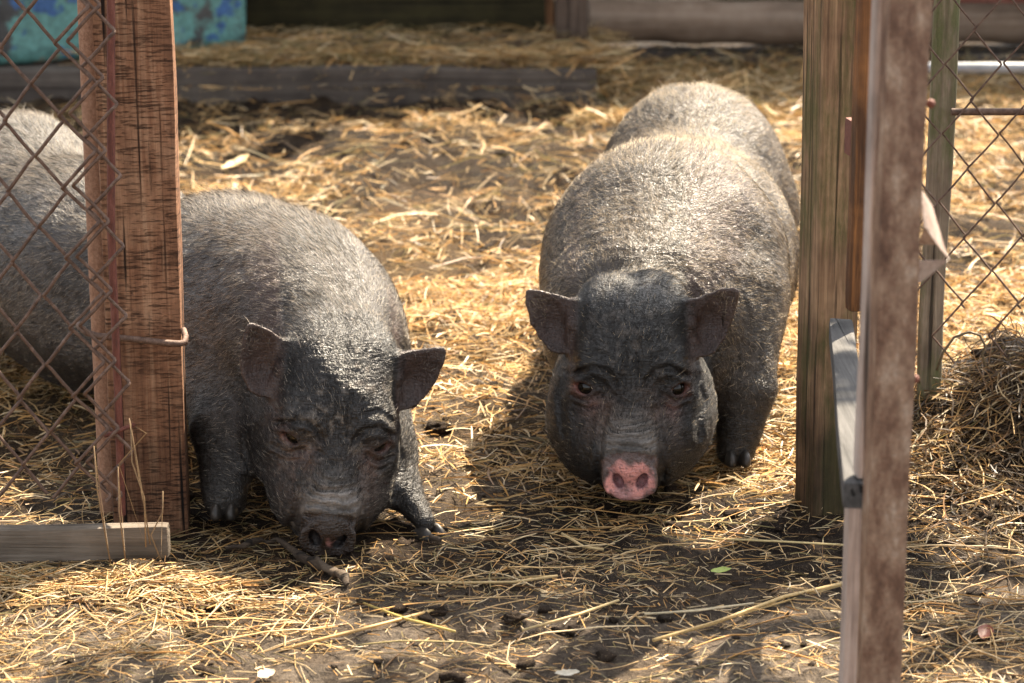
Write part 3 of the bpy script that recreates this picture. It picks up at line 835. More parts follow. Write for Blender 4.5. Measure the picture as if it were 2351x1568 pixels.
hpL = dict(cheeks=[((.025, .056, -.068), (.102, .064, .092)), ((.085, .0, -.088), (.105, .076, .056)), ((.150, .036, -.076), (.046, .036, .044))], eye=(.108, .073, .022), disc=(.234, 0, -.064), disc_tilt=R(24), ear_at=(-.015, .088, .036),
           ears=(ear_frame(R(3), R(-4), 1.03, .10, EB), ear_frame(R(9), R(-14), 1.08, .10, EB)))
HL = (-.287, 3.725, .214)
pigL = dict(name='L', root=(-.65, 4.3, 0), head_at=HL, head_axes=head_axes((0.0, 0), HL, R(38), R(-12)), hp=hpL, neck_k=.075,
    body=[('e', (-1.0, 4.73, .285), (.215, .215, .215), 0, .05), ('e', (-.80, 4.48, .245), (.31, .215, .205), R(-47), .08),
          ('e', (-.50, 4.16, .245), (.23, .21, .205), R(-47), .08), ('e', (-.385, 4.02, .248), (.195, .19, .198), R(-47), .07),
          ('e', (-.325, 3.90, .235), (.155, .15, .160), R(-60), .07),
          ('e', (-.72, 4.40, .15), (.33, .18, .12), R(-47), .07),
          ('c', (-.50, 4.02, .22), (-.478, 3.83, .125), .095, .052, .05), ('c', (-.478, 3.83, .125), (-.468, 3.74, .03), .052, .034, .02),
          ('c', (-.27, 3.98, .20), (-.205, 3.80, .085), .075, .045, .05), ('c', (-.205, 3.80, .085), (-.140, 3.675, .014), .036, .018, .02),
          ('c', (-1.08, 4.66, .22), (-1.10, 4.60, .125), .11, .05, .05), ('c', (-1.10, 4.60, .125), (-1.07, 4.56, .03), .045, .038, .02),
          ('c', (-.93, 4.88, .22), (-.93, 4.92, .125), .10, .05, .05), ('c', (-.93, 4.92, .125), (-.92, 4.88, .03), .045, .038, .02)],
    hooves=[(-.466, 3.706, .016, R(-90)), (-.130, 3.667, -.008, R(-50)), (-1.06, 4.54, .018, R(-60)), (-.91, 4.86, .018, R(-60))],
    box=((-1.26, 3.50, -.01), (-.06, 5.0, .55)),
    dust=.85, skin_body=(.062, .054, .048), skin_face=(.013, .011, .010), muzzle=.85, eye_pink=.35,
    nostril=(.008, .006, .006), disc_rim=(.030, .019, .014), disc_col=(.45, .20, .17), disc_r0=.05, disc_r1=.26, wet=1.0,
    back=(-.68, .73, 0), hair_light=.32, hair_face=.06, pale=(.36, .31, .25), hairs=200000)
pig_l = build_pig(pigL)
tag(pig_l, 'grey hairy pot-bellied pig lowering its black snout to the mud, half behind the timber post', 'pig', 'pot-bellied pigs in the gateway')
# ------------------------------------------------------------------ gateway: posts, chain-link, board
OLD = wood_mat('sawn_timber_warm', (.08, .032, .018), (.27, .13, .07), (.50, .31, .19), saw=.75, crack=1.0, bstr=1.0, soak=.5)
MOSSY = wood_mat('mossy_timber', (.045, .024, .013), (.21, .125, .07), (.46, .30, .17), moss=(.045, .045, .014), crack=.7, bstr=1.0, fine=1.3, soak=.22)
GREYW = wood_mat('weathered_grey_board', (.035, .026, .018), (.12, .095, .072), (.24, .20, .16), axis='x', crack=.8)
GREYY = wood_mat('weathered_grey_rail', (.025, .024, .023), (.065, .062, .06), (.12, .115, .11), axis='y', crack=.8)
DARKST = wood_mat('wet_dark_stile', (.025, .012, .006), (.085, .036, .014), (.38, .16, .05), crack=.6, rough=.55, fine=.8)
PALEST = wood_mat('pale_worn_stile', (.13, .10, .085), (.34, .27, .23), (.58, .50, .45), crack=.8)
BACKW = wood_mat('old_grey_post', (.06, .045, .03), (.20, .155, .11), (.42, .34, .25), moss=(.05, .06, .02), crack=.8, bstr=1.0)
RUST = rust_mat('rusty_wire', [(.05, .026, .017), (.125, .070, .046), (.21, .135, .10)], 90)
RUSTRED = rust_mat('red_rust_rod', [(.08, .025, .016), (.17, .050, .032), (.25, .10, .07)], 120, stretch=(1, 1, .25))
RUSTPIPE = rust_mat('sandy_rust_pipe', [(.20, .095, .055), (.33, .18, .11), (.42, .25, .17)], 160, rough=.9, metal=0)
IRON = rust_mat('rusted_painted_angle_iron', [(.06, .024, .012), (.16, .085, .052), (.28, .18, .12), (.44, .34, .26)], 34, rough=.6, stretch=(1, 1, .45))
SHEET = rust_mat('pale_rusty_sheet', [(.20, .12, .085), (.36, .27, .22), (.44, .35, .30)], 40, rough=.6)
HINGE = rust_mat('brown_rust_hinge', [(.10, .03, .02), (.20, .07, .045)], 80)

def obj(name, VF, mat, parent=None, smooth=True):
    V, F = VF
    if parent is None:
        o_ = V.mean(0); o_[2] = V[:, 2].min()
        me = np_mesh(name, V - o_, F); o = link(name, me, mat, None, smooth); o.location = o_
    else:
        me = np_mesh(name, V, F); o = link(name, me, mat, parent, smooth)
    try: me.set_sharp_from_angle(angle=R(42))
    except Exception: pass
    return o

# left timber post
PY = 3.76
post = obj('gate_post', (lambda b: (place(b[0], (-.5895, PY, -.03), R(5.5)), b[1]))(rough_box(.120, .105, 1.60, (14, 10, 150), .004, .0015, .006, 3, (60, 60, 14))), OLD)
tag(post, 'thick reddish sawn timber post with saw marks, between the left wire mesh and the pig', 'post')
pipe = obj('rusty_pipe', tube([(-.664, 3.80, -.02 + .052 * 0), (-.664, 3.80, .4), (-.662, 3.80, .9), (-.660, 3.80, 1.5)], .0195, 20), RUSTPIPE)
tag(pipe, 'sandy brown rusty pipe standing upright against the left side of the timber post', 'pipe')

# left chain-link fence
def zig(uL, uR, vL, Y, per_z, du, nper, r, rise=1):
    """one bent strand; left nodes start at picture height vL going down"""
    xl, zt = at(uL, vL, Y); xr = at(uR, vL, Y)[0]
    pts = []
    hp_ = per_z / 2
    for i in range(-2, nper * 2 + 1):
        z = zt - i * hp_; left = (i % 2 == 0)
        x = xl if left else xr; s = -1 if left else 1
        e = .0045
        sl = hp_ / max(abs(xr - xl), 1e-4)
        ya = Y - 1.25 * r if left else Y + 1.25 * r          # arriving from above
        yb = Y + 1.25 * r if left else Y - 1.25 * r
        x += random.uniform(-1, 1) * .0012; z += random.uniform(-1, 1) * .0012
        pts += [(x - s * e * 1.5, ya, z + e * 1.5 * sl), (x - s * e * .3, Y + (ya - Y) * .6, z + e * .55), (x, Y, z), (x - s * e * .3, Y + (yb - Y) * .6, z - e * .55), (x - s * e * 1.5, yb, z - e * 1.5 * sl)]
    P = []
    for a, b in zip(pts[:-1], pts[1:]):
        P.append(a)
        if abs(a[2] - b[2]) > .02:
            P.append(tuple((np.array(a) * .5 + np.array(b) * .5) + np.array([random.uniform(-1, 1) * .0008, 0, random.uniform(-1, 1) * .0008])))
    P.append(pts[-1])
    return P
fl = empty('chain_link_fence', (-.85, 3.62, 0))
tag(fl, 'rusty chain-link mesh with a red rod, fixed to the timber post at the left', 'fence')
YL = 3.62
hL = at(66, 26, YL)[1] - at(66, 195, YL)[1]
hL = (at(66, 26, YL)[1] - at(66, 520, YL)[1]) / 3
for (a, b, v) in [(-334, -267, 26), (-267, -200, 112), (-200, -134, 26), (-134, -68, 112), (-68, -1, 26), (-1, 65, 112), (65, 133, 26), (133, 212, 112 - 18), (160, 236, 90), (190, 268, 153)]:
    P = zig(a, b, v, YL + (0.02 if a > 100 else 0) * 0, hL, 0, 7, .0033)
    P = [p for p in P if p[2] > .075]
    if a >= 133:
        P = [(p[0], p[1] - .022 + .012 * (a == 190), p[2]) for p in P]
    obj('wire', tube(P, .0028, 8), RUST, fl)
xr_ = at(256, 600, 3.63)[0]
rod = [(at(252, 0, 3.63)[0] - .001, 3.648, 1.3), (at(252, 0, 3.63)[0], 3.640, .85), (xr_ + .001, 3.632, .5), (xr_ + .0015, 3.628, .25), (xr_, 3.625, .045)]
obj('rod', tube(rod, .0062, 10), RUSTRED, fl)
obj('tie_wire', tube([(at(245, 992, 3.63)[0], 3.612, at(245, 992, 3.63)[1]), (at(262, 986, 3.63)[0], 3.608, at(262, 986, 3.63)[1]), (at(290, 978, 3.63)[0], 3.620, at(290, 978, 3.63)[1]), (at(303, 982, 3.63)[0], 3.645, at(303, 982, 3.63)[1])], .0036, 8), RUSTRED, fl)
# bent hook rod across the post
def pt(u, v, Y): x, z = at(u, v, Y); return (x, Y, z)
hk = obj('bent_rod', tube([pt(180, 742, 3.74), pt(183, 750, 3.70), pt(200, 764, 3.672), pt(222, 771, 3.668), pt(300, 778, 3.676), pt(380, 787, 3.684), pt(412, 789, 3.686), pt(424, 786, 3.692), pt(426, 772, 3.705), pt(421, 757, 3.72)], .0053, 10), RUST)
tag(hk, 'bent brown iron rod hooked horizontally across the face of the timber post', 'iron rod')

# board at the foot of the fence
bd = rough_box(.045, .028, .62, (6, 5, 60), .004, .0012, .004, 8, (60, 60, 10))
V = bd[0][:, [2, 1, 0]].copy(); V[:, 2] += .0225; V[:, 0] = -V[:, 0]
V[:, 2] *= 1.18; V[:, 2] += V[:, 0] * .012
board = obj('ground_board', (V + np.array((at(390, 1290, 3.54)[0], 3.545, .004)), bd[1]), GREYW)
tag(board, 'weathered grey board lying on edge along the foot of the left wire mesh', 'board')

# ---- right side: mossy post
mp = rough_box(.072, .085, 1.60, (12, 12, 150), .004, .0015, .005, 13, (60, 60, 14))
mossy = obj('gate_post', (place(mp[0], (.518, 3.80, -.03), R(16), (-.016, 0)), mp[1]), MOSSY)
tag(mossy, 'square wooden post with green moss on its face, right of the pink-snouted pig', 'post')

# ---- the open gate, seen edge on
gt = empty('gate', (.50, 3.2, .1))
tag(gt, 'narrow rusty angle-iron and wood gate standing open towards the camera, seen on edge', 'gate')
hz = .39
b = rough_box(.036, .030, 1.1, (6, 6, 70), .003, .001, .004, 21)
obj('hinge_stile', (place(b[0], (.5200, 3.52, hz + .016), R(10)), b[1]), DARKST, gt)
b = rough_box(.036, .033, .80, (6, 6, 50), .003, .0012, .004, 22)
V = b[0][:, [0, 2, 1]].copy(); a_ = math.atan2(.509 - .425, .78); V = rotz(V, -a_) + np.array((.412, 2.742, hz - .0165))
obj('bottom_rail', (V, b[1][:, ::-1]), GREYY, gt)
b = rough_box(.022, .026, .50, (5, 5, 50), .003, .0012, .004, 23)
obj('closing_stile', (place(b[0], (.4245, 2.84, -.13), R(6)), b[1]), PALEST, gt)
b = rough_box(.020, .026, 1.1, (5, 5, 80), .003, .001, .003, 24)
obj('closing_stile', (place(b[0], (.4225, 2.765, hz + .002), R(6)), b[1]), PALEST, gt)
# angle iron: L profile extruded
def l_profile(w_, dpt, t, zs, c, rot, seed):
    prof = np.array([(0, 0), (w_, 0), (w_, t), (t, t), (t, dpt), (0, dpt)])
    V = []; F = []
    for z in zs:
        q = np.column_stack([prof, np.full(6, z)])
        q[:, 0] += .0022 * noise3(q * (20, 20, 7), 1, seed); V.append(q)
    n = len(zs)
    for i in range(n - 1):
        for j in range(6):
            k = (j + 1) % 6; F.append((i * 6 + j, i * 6 + k, (i + 1) * 6 + k, (i + 1) * 6 + j))
    V = np.vstack(V); F += [(0, 3, 2, 1), (0, 5, 4, 3), ((n - 1) * 6, (n - 1) * 6 + 1, (n - 1) * 6 + 2, (n - 1) * 6 + 3), ((n - 1) * 6, (n - 1) * 6 + 3, (n - 1) * 6 + 4, (n - 1) * 6 + 5)]
    return place(V, c, rot), np.array(F)
obj('angle_iron', l_profile(.047, .040, .004, np.linspace(-.10, 1.5, 80), (.4205, 2.70, 0), R(3), 31), IRON, gt, smooth=False)
b = rough_box(.012, .05, .055, (3, 3, 6), .002, .0005, .001, 25)
obj('hinge', (place(b[0], (at(1952, 350, 3.62)[0], 3.60, at(1952, 352, 3.62)[1]), R(8)), b[1]), HINGE, gt)
for u_, v_ in ((2137, 238), (2101, 870)):
    bm = bmesh.new(); bmesh.ops.create_uvsphere(bm, u_segments=10, v_segments=8, radius=.0055); me = bpy.data.meshes.new('bolt'); bm.to_mesh(me); bm.free()
    o = link('bolt', me, HINGE, gt, True); p_ = pt(u_, v_, 2.73); o.location = Vector(p_) - gt.location
# torn sheet flap: a bent piece of sheet metal, hollow side to the left
fp = [pt(2113, 430, 2.72), pt(2122, 520, 2.715), pt(2108, 600, 2.72), pt(2178, 597, 2.76), pt(2162, 560, 2.80), pt(2140, 470, 2.78), pt(2106, 655, 2.73), pt(2104, 640, 2.80), pt(2110, 560, 2.83)]
bm = bmesh.new(); vs = [bm.verts.new(p) for p in fp]
for f in ((0, 1, 3, 5), (1, 2, 3), (5, 3, 4), (3, 2, 6), (3, 6, 7), (4, 3, 7, 8), (5, 4, 8)):
    if f in ((1, 2, 3), (4, 3, 7, 8)): continue
    bm.faces.new([vs[i] for i in f])
bmesh.ops.subdivide_edges(bm, edges=bm.edges, cuts=2, use_grid_fill=True)
bmesh.ops.solidify(bm, geom=bm.faces[:] , thickness=.0016)
me = bpy.data.meshes.new('torn_sheet'); bm.to_mesh(me); bm.free()
link('torn_sheet', me, SHEET, gt)

# rear post and right chain-link
b = rough_box(.042, .060, 1.5, (10, 10, 130), .005, .002, .008, 41, (50, 50, 10))
rp = obj('fence_post', (place(b[0], (.737, 4.12, .02), R(-8), (.004, 0)), b[1]), BACKW)
tag(rp, 'old grey wooden post behind the open gate, holding the right wire mesh', 'post')
fr = empty('chain_link_fence', (1.0, 4.05, 0))
tag(fr, 'thin wire chain-link mesh with a horizontal iron bar at the right edge', 'fence')
YR = 4.05
hR = (at(2236, 70, YR)[1] - at(2209, 700, YR)[1]) / 4
for i in range(9):
    ul = 2104 + 66.5 * i; v = 145 if i % 2 == 1 else 68
    P = zig(ul, ul + 66.5, v, YR, hR, 0, 4 + (i % 2), .0018)
    P = [p for p in P if p[2] > at(2200, 835, YR)[1]]
    obj('wire', tube(P, .0018, 6), RUST, fr)
zb = at(2200, 259, YR)[1]
obj('cross_bar', tube([(.745, 4.06, zb), (.95, 4.055, zb + .001), (1.35, 4.05, zb)], .0062, 10), RUST, fr)

# where each added leaf clump is aimed to throw shade on the ground: x, y, size, number of leaves
CLUMPS = [(.25, 3.45, .15, 260), (.80, 3.2, .16, 160), (-.15, 3.0, .14, 90), (.10, 3.55, .12, 200), (.55, 3.55, .14, 200), (.95, 4.05, .24, 420), (1.25, 4.1, .24, 380), (-.1, 3.42, .12, 140),
          (1.15, 3.75, .26, 420), (.95, 3.35, .16, 200), (-.55, 3.05, .12, 60), (.36, 2.98, .12, 70), (-.06, 3.52, .10, 90)]
# ------------------------------------------------------------------ background yard
LOGD = wood_mat('dark_grey_log', (.08, .055, .038), (.17, .12, .085), (.27, .21, .16), axis='x', crack=.1, fine=.15)
BEAM = wood_mat('dark_beam', (.03, .023, .018), (.075, .06, .05), (.15, .125, .10), axis='x', crack=.4, fine=.4)
WALLW = wood_mat('dark_mossy_plank', (.010, .008, .004), (.030, .024, .010), (.06, .05, .018), axis='x', crack=.5, fine=.35, rough=.95)
POSTD = wood_mat('dark_brown_post', (.03, .02, .014), (.08, .055, .04), (.15, .11, .085), crack=.4, fine=.4)
def hbox(name, x0, x1, y0, y1, z0, z1, mat, seed, parent=None, bev=.012, amp=.004):
    L_ = x1 - x0
    b = rough_box(z1 - z0, y1 - y0, L_, (5, 5, max(8, int(L_ * 14))), bev, amp, .01, seed, (14, 14, 3))
    V = b[0][:, [2, 1, 0]] + np.array((x0, (y0 + y1) / 2, (z0 + z1) / 2))
    return obj(name, (V, b[1][:, ::-1]), mat, parent)
bx0, bx1 = -2.8, at(1372, 200, 7.9)[0]
o = hbox('ground_beam', bx0, bx1, 7.92, 8.06, -.03, .105, BEAM, 51)
tag(o, 'long dark beam lying on the yard floor, straw hanging over its edge', 'beam')
o = hbox('low_platform', bx0, at(1290, 100, 8.5)[0], 8.065, 8.80, -.02, .098, BEAM, 52); tag(o, kind='structure')
wl = empty('shed_wall', (0, 8.9, 0))
tag(wl, 'dark plank wall of the shed across the back of the yard', 'wall')
z = .09; k = 0
while z < 2.5:
    hh = .17
    hbox('plank', -3.4, at(1265, 40, 8.85)[0], 8.84 + .006 * (k % 2), 8.87, z, z + hh - .008, WALLW, 60 + k, wl, .006, .003)
    hbox('plank', at(1265, 40, 8.85)[0] + .006, 3.4, 9.28 + .006 * (k % 2), 9.31, z - .08, z + hh - .09, WALLW, 90 + k, wl, .006, .003)
    z += hh; k += 1
b = rough_box(.115, .10, 2.4, (6, 6, 60), .01, .003, .008, 71, (14, 14, 4))
o = obj('yard_post', (place(b[0], (at(1312, 60, 8.55)[0], 8.55, -.02), 0), b[1]), POSTD); tag(o, 'dark upright post at the left end of the horizontal log', 'post')
b = rough_box(.03, .06, 2.4, (4, 4, 60), .005, .003, .008, 72, (14, 14, 4))
o = obj('door_jamb', (place(b[0], (at(1262, 60, 8.70)[0], 8.72, .08), 0), b[1]), wood_mat('orange_brown_jamb', (.05, .02, .008), (.15, .07, .03), (.25, .13, .06), crack=.3)); tag(o, 'thin orange-brown upright board beside the dark post', 'board')
zl = at(1600, 50, 8.75)[1]
P = [(x, 8.75 + .01 * math.sin(x * 3), zl + .004 * math.sin(x * 5)) for x in np.linspace(at(1352, 50, 8.75)[0], 2.6, 30)]
o = obj('log', tube(P, [.078 + .004 * math.sin(i * 1.7) for i in range(30)], 24), LOGD); tag(o, 'thick grey horizontal log across the back of the yard, right of the dark post', 'log')
o = hbox('ground_beam', at(1390, 105, 8.7)[0], 2.6, 8.72, 8.86, -.03, .045, BEAM, 55); tag(o, 'dark beam on the ground underneath the horizontal log', 'beam')
REDW = wood_mat('reddish_board', (.06, .02, .015), (.16, .06, .045), (.26, .12, .09), axis='x', crack=.4, fine=.4)
o = hbox('red_board', 1.30, 2.7, 8.60, 8.64, zl + .085, zl + .20, REDW, 56); tag(o, 'reddish board lying along the top of the log at the upper right', 'board')
m, nt, bs = mat_new('pale_grey_pipe'); bs.inputs['Base Color'].default_value = (.42, .44, .47, 1); bs.inputs['Roughness'].default_value = .45
c = ramp(nt, noise(nt, coords(nt), 20, 4), [(.3, (.16, .17, .19)), (.7, (.28, .30, .33))]); nt.links.new(c, bs.inputs['Base Color'])
zp = at(2280, 158, 7.7)[1]
o = obj('pale_pipe', tube([(1.12, 7.72, zp), (1.6, 7.70, zp + .002), (2.4, 7.68, zp)], .019, 14), m); tag(o, 'pale grey pipe lying across the yard behind the right wire mesh', 'pipe')

# roof of the shed, above the picture; wall and roof shade the back of the yard
rf = empty('shed_roof', (-.4, 9.6, 2.86))
tag(rf, 'board roof of the shed across the back of the yard', 'roof')
for q in range(14):
    b = rough_box(.50, .03, 1.7, (4, 2, 12), .006, .002, .004, 120 + q, (6, 6, 2))
    V = b[0][:, [0, 2, 1]]; V[:, 2] += V[:, 1] * .25
    obj('roof_board', (V + np.array((-3.3 + .512 * q, 9.62 + .04 * math.sin(q * 2.1), 2.86)), b[1][:, ::-1]), WALLW, rf)

# unseen trunk and leaf clumps, added only to dapple the gateway with shade
LEAFM, nt, bs = mat_new('added_leaves')
c = ramp(nt, noise(nt, coords(nt), 3, 3), [(.3, (.03, .06, .015)), (.7, (.08, .12, .03))]); nt.links.new(c, bs.inputs['Base Color'])
tr_ = nt.nodes.new('ShaderNodeBsdfTranslucent'); nt.links.new(c, tr_.inputs[0]); ms_ = nt.nodes.new('ShaderNodeMixShader'); ms_.inputs[0].default_value = .3
nt.links.new(bs.outputs[0], ms_.inputs[1]); nt.links.new(tr_.outputs[0], ms_.inputs[2]); nt.links.new(ms_.outputs[0], nt.nodes['Material Output'].inputs[0])
BARK = wood_mat('added_bark', (.03, .022, .016), (.09, .07, .05), (.17, .14, .11), fine=.3)
added_tree = empty('added_tree', (3.9, 7.2, 0)); tag(added_tree, 'leafy boughs added out of view to shade the gateway', 'added_tree')
obj('trunk', tube([(3.9, 7.2, -.1), (3.86, 7.15, 1.2), (3.75, 7.05, 2.4), (3.5, 6.9, 3.4)], [.20, .16, .14, .10], 14), BARK, added_tree)
sdir = np.array(sv); cl = []
for (tx, ty, rad_, n_) in CLUMPS:
    z_ = 2.3 + .3 * random.random()
    cl.append((np.array((tx, ty, 0)) + sdir * z_ / sdir[2], rad_, n_))
LV, LF = [], []
for c_, rad_, n_ in cl:
    obj('bough', tube([(3.5, 6.9, 3.4), tuple(c_ + np.array((1.4, .7, 1.3))), tuple(c_ + np.array((.45, .5, 1.0))), tuple(c_)], [.05, .025, .012, .005], 7), BARK, added_tree)
    P = c_ + rng.normal(0, 1, (n_, 3)) * rad_ * np.array((.5, .5, .18))
    A1 = rng.normal(0, 1, (n_, 3)); A1[:, 2] *= .4; A1 /= np.linalg.norm(A1, axis=1, keepdims=True)
    B1 = np.cross(A1, rng.normal(0, 1, (n_, 3)) * .5 + np.array((0, 0, 1.0))); B1 /= np.linalg.norm(B1, axis=1, keepdims=True)
    l_ = rng.uniform(.03, .055, (n_, 1)); w_ = l_ * .55
    LV.append(np.stack([P - A1 * l_, P + B1 * w_, P + A1 * l_, P - B1 * w_], 1).reshape(-1, 3))
LV = np.vstack(LV); LF = np.arange(len(LV)).reshape(-1, 4)
obj('crown', (LV, LF), LEAFM, added_tree, smooth=False)

# painted steel tank
m, nt, bs = mat_new('peeling_turquoise_blue_paint')
v = coords(nt)
a1 = noise(nt, v, 5.5, 4, .6); a2 = noise(nt, coords(nt, (1, 1, 1), (1, 2, 0)), 7.5, 4, .6); a3 = noise(nt, coords(nt, (1, 1, 1), (2, 1, 1)), 4.0, 3, .6)
c = mix(nt, ramp(nt, a1, [(.50, 0.0), (.56, 1.0)]), (.11, .27, .25), (.05, .05, .05))
c = mix(nt, ramp(nt, a2, [(.54, 0.0), (.58, 1.0)]), c, (.035, .11, .28))
c = mix(nt, ramp(nt, a3, [(.60, 0.0), (.63, 1.0)]), c, (.30, .16, .09))
c = mix(nt, ramp(nt, a3, [(.36, 1.0), (.40, 0.0)]), c, (.16, .34, .31))
c = mix(nt, .8, c, ramp(nt, noise(nt, v, 30, 6, .75), [(.35, .3), (.6, 1.0)]), 'MULTIPLY')
nt.links.new(c, bs.inputs['Base Color']); bs.inputs['Roughness'].default_value = .5
tx1 = at(576, 60, 8.42)[0]
b = rough_box(.93, .50, .70, (30, 16, 24), .035, .002, .006, 81, (3, 3, 3))
V = rotz(b[0] + np.array((-.465, .25, 0)), R(24)); V[:, 2] -= V[:, 0] * 0 + 0
tk = empty('painted_tank', (tx1 - .45, 8.55, .04))
tag(tk, 'box-shaped tank with peeling turquoise and blue paint at the upper left', 'tank')
obj('shell', (V + np.array((tx1, 8.36, .100)), b[1]), m, tk)
# ------------------------------------------------------------------ straw and hay
def straw_mat(name):
    m, nt, bs = mat_new(name)
    a = nt.nodes.new('ShaderNodeAttribute'); a.attribute_name = 'tint'
    c = mix(nt, .45, a.outputs['Color'], ramp(nt, noise(nt, coords(nt), 260, 3, .6), [(.35, .45), (.6, 1.0)]), 'MULTIPLY')
    nt.links.new(c, bs.inputs['Base Color'])
    bs.inputs['Roughness'].default_value = .45
    bs.inputs['Specular IOR Level'].default_value = .3
    tr = nt.nodes.new('ShaderNodeBsdfTranslucent'); nt.links.new(c, tr.inputs[0])
    ms = nt.nodes.new('ShaderNodeMixShader'); ms.inputs[0].default_value = .28
    nt.links.new(bs.outputs[0], ms.inputs[1]); nt.links.new(tr.outputs[0], ms.inputs[2])
    nt.links.new(ms.outputs[0], nt.nodes['Material Output'].inputs[0])
    return m
STRAW = straw_mat('dry_straw')
PAL = np.array([(.60, .34, .12), (.66, .44, .20), (.70, .54, .32), (.38, .25, .11), (.24, .19, .08), (.22, .12, .05), (.11, .075, .045)])

def straws(x, y, L, W, pal_w, az=None, bend=.25, lift=.012, tilt=.18, prism=False, K=4, up=None, gz=None):
    n = len(x)
    az = rng.random(n) * math.pi if az is None else az
    t = np.linspace(-.5, .5, K)
    cur = rng.normal(0, bend, n)
    kink = np.where(rng.random(n) < .12, rng.normal(0, .7, n), 0)
    ang = az[:, None] + cur[:, None] * t * 2 + np.where(t > .1, kink[:, None], 0)
    st = L[:, None] / (K - 1)
    dx = np.cos(ang) * st; dy = np.sin(ang) * st
    X = x[:, None] + np.cumsum(dx, 1) - dx.sum(1, keepdims=True) / 2
    Y = y[:, None] + np.cumsum(dy, 1) - dy.sum(1, keepdims=True) / 2
    gh = (gz or ground_h)(X.ravel(), Y.ravel()).reshape(n, K)
    base = gh.mean(1, keepdims=True) * .6 + gh * .4
    z = base + rng.random((n, 1)) * lift + rng.normal(0, tilt, (n, 1)) * t * L[:, None] + (rng.random((n, 1)) * .10 * L[:, None]) * (.25 - t * t) * 2
    if up is not None: z = gh[:, :1] + up[:, None] * (t + .5) * L[:, None]
    Z = np.maximum(z, gh + .0012)
    P = np.stack([X, Y, Z], -1)
    T = np.gradient(P, axis=1); T /= np.linalg.norm(T, axis=-1, keepdims=True) + 1e-9
    side = np.cross(T, np.array((0, 0, 1.0))); side /= np.linalg.norm(side, axis=-1, keepdims=True) + 1e-9
    upv = np.cross(side, T)
    ro = rng.normal(0, .8, n)[:, None, None]
    s2 = side * np.cos(ro) + upv * np.sin(ro); u2 = -side * np.sin(ro) + upv * np.cos(ro)
    wt = W[:, None, None] * .5 * (1 - .35 * np.abs(t * 2) ** 3)[None, :, None]
    if prism:
        V = np.stack([P + s2 * wt, P + (-s2 * .5 + u2 * .8) * wt, P + (-s2 * .5 - u2 * .8) * wt], 2); m = 3
    else:
        V = np.stack([P + s2 * wt, P - s2 * wt], 2); m = 2
    V = V.reshape(-1, 3)
    idx = np.arange(n * K * m).reshape(n, K, m)
    F = []
    for i in range(K - 1):
        for j in range(m if m == 3 else 1):
            k = (j + 1) % m
            F.append(np.stack([idx[:, i, j], idx[:, i, k], idx[:, i + 1, k], idx[:, i + 1, j]], 1))
    F = np.concatenate(F)
    pi = rng.choice(len(PAL), n, p=np.array(pal_w) / sum(pal_w))
    c = PAL[pi] * (.7 + .5 * rng.random((n, 1)))
    C = np.repeat(c, K * m, 0)
    return V, F, C

def straw_obj(name, sets, label=None, cat=None, mat=STRAW):
    Vs, Fs, Cs, o = [], [], [], 0
    for V, F, C in sets:
        Vs.append(V); Fs.append(F + o); Cs.append(C); o += len(V)
    V = np.concatenate(Vs); me = np_mesh(name, V, np.concatenate(Fs)); set_col(me, 'tint', np.concatenate(Cs))
    ob = link(name, me, mat, None, False)
    tag(ob, label, cat, kind='stuff')
    return ob

def scatter(n, x0, x1, y0, y1, dens):
    x = rng.uniform(x0, x1, n); y = rng.uniform(y0, y1, n)
    k = rng.random(n) < dens(x, y)
    return x[k], y[k]

GOLD = (5, 5, 3, 2, 1, 1.8, 1.2); DULL = (2, 2, 2, 3, 2.5, 2.5, 2); PALE = (2, 4, 4.5, 1.5, 1, 1.8, 1.2); GREEN = (1.5, 2, 2, 4, 3, 1.5, 1)
def patch(x, y, s, seed, lo, hi): return sstep(lo, hi, noise2(x, y, s, seed) + .5 * noise2(x, y, s * 2.7, seed + 1))
def onmound(x, y): return np.exp(-(((x - 0.98) / .36) ** 2 * np.where(x > .98, .2, 1) + ((y - 4.12) / .30) ** 2))
def ground_keep(x, y):
    return np.where((y > 7.88) & (y < 8.84) & (x < .32), 0.0, 1.0)

sets = []
# fine chaff everywhere near
def d_fine(x, y): return np.clip(.15 + .45 * patch(x, y, 5, 61, -.2, .6), 0, 1) * ground_keep(x, y) * (1 - .75 * onmound(x, y))
x, y = scatter(60000, -1.3, 1.6, 2.75, 4.6, d_fine)
sets.append(straws(x, y, rng.uniform(.008, .035, len(x)), rng.uniform(.0008, .0020, len(x)), DULL, lift=.006, tilt=.15, K=3))
# thick hay carpet between and behind the pigs
def d_mid(x, y): return sstep(3.74, 4.1, y) * np.clip(.22 + .85 * patch(x, y, 3.5, 71, -.5, .35), 0, 1) * (1 - .85 * onmound(x, y))
x, y = scatter(70000, -1.5, 1.9, 3.7, 5.4, d_mid)
sets.append(straws(x, y, rng.uniform(.012, .065, len(x)), rng.uniform(.0014, .0038, len(x)), GOLD, lift=.020, tilt=.25, bend=.12, K=3))
x, y = scatter(12000, -1.5, 1.9, 3.7, 5.4, d_mid)
sets.append(straws(x, y, rng.uniform(.05, .12, len(x)), rng.uniform(.0014, .003, len(x)), GOLD, lift=.024, tilt=.18, bend=.3))
straw_obj('hay_litter', sets, 'fine golden hay and chaff trodden into the ground between the pigs', 'hay')
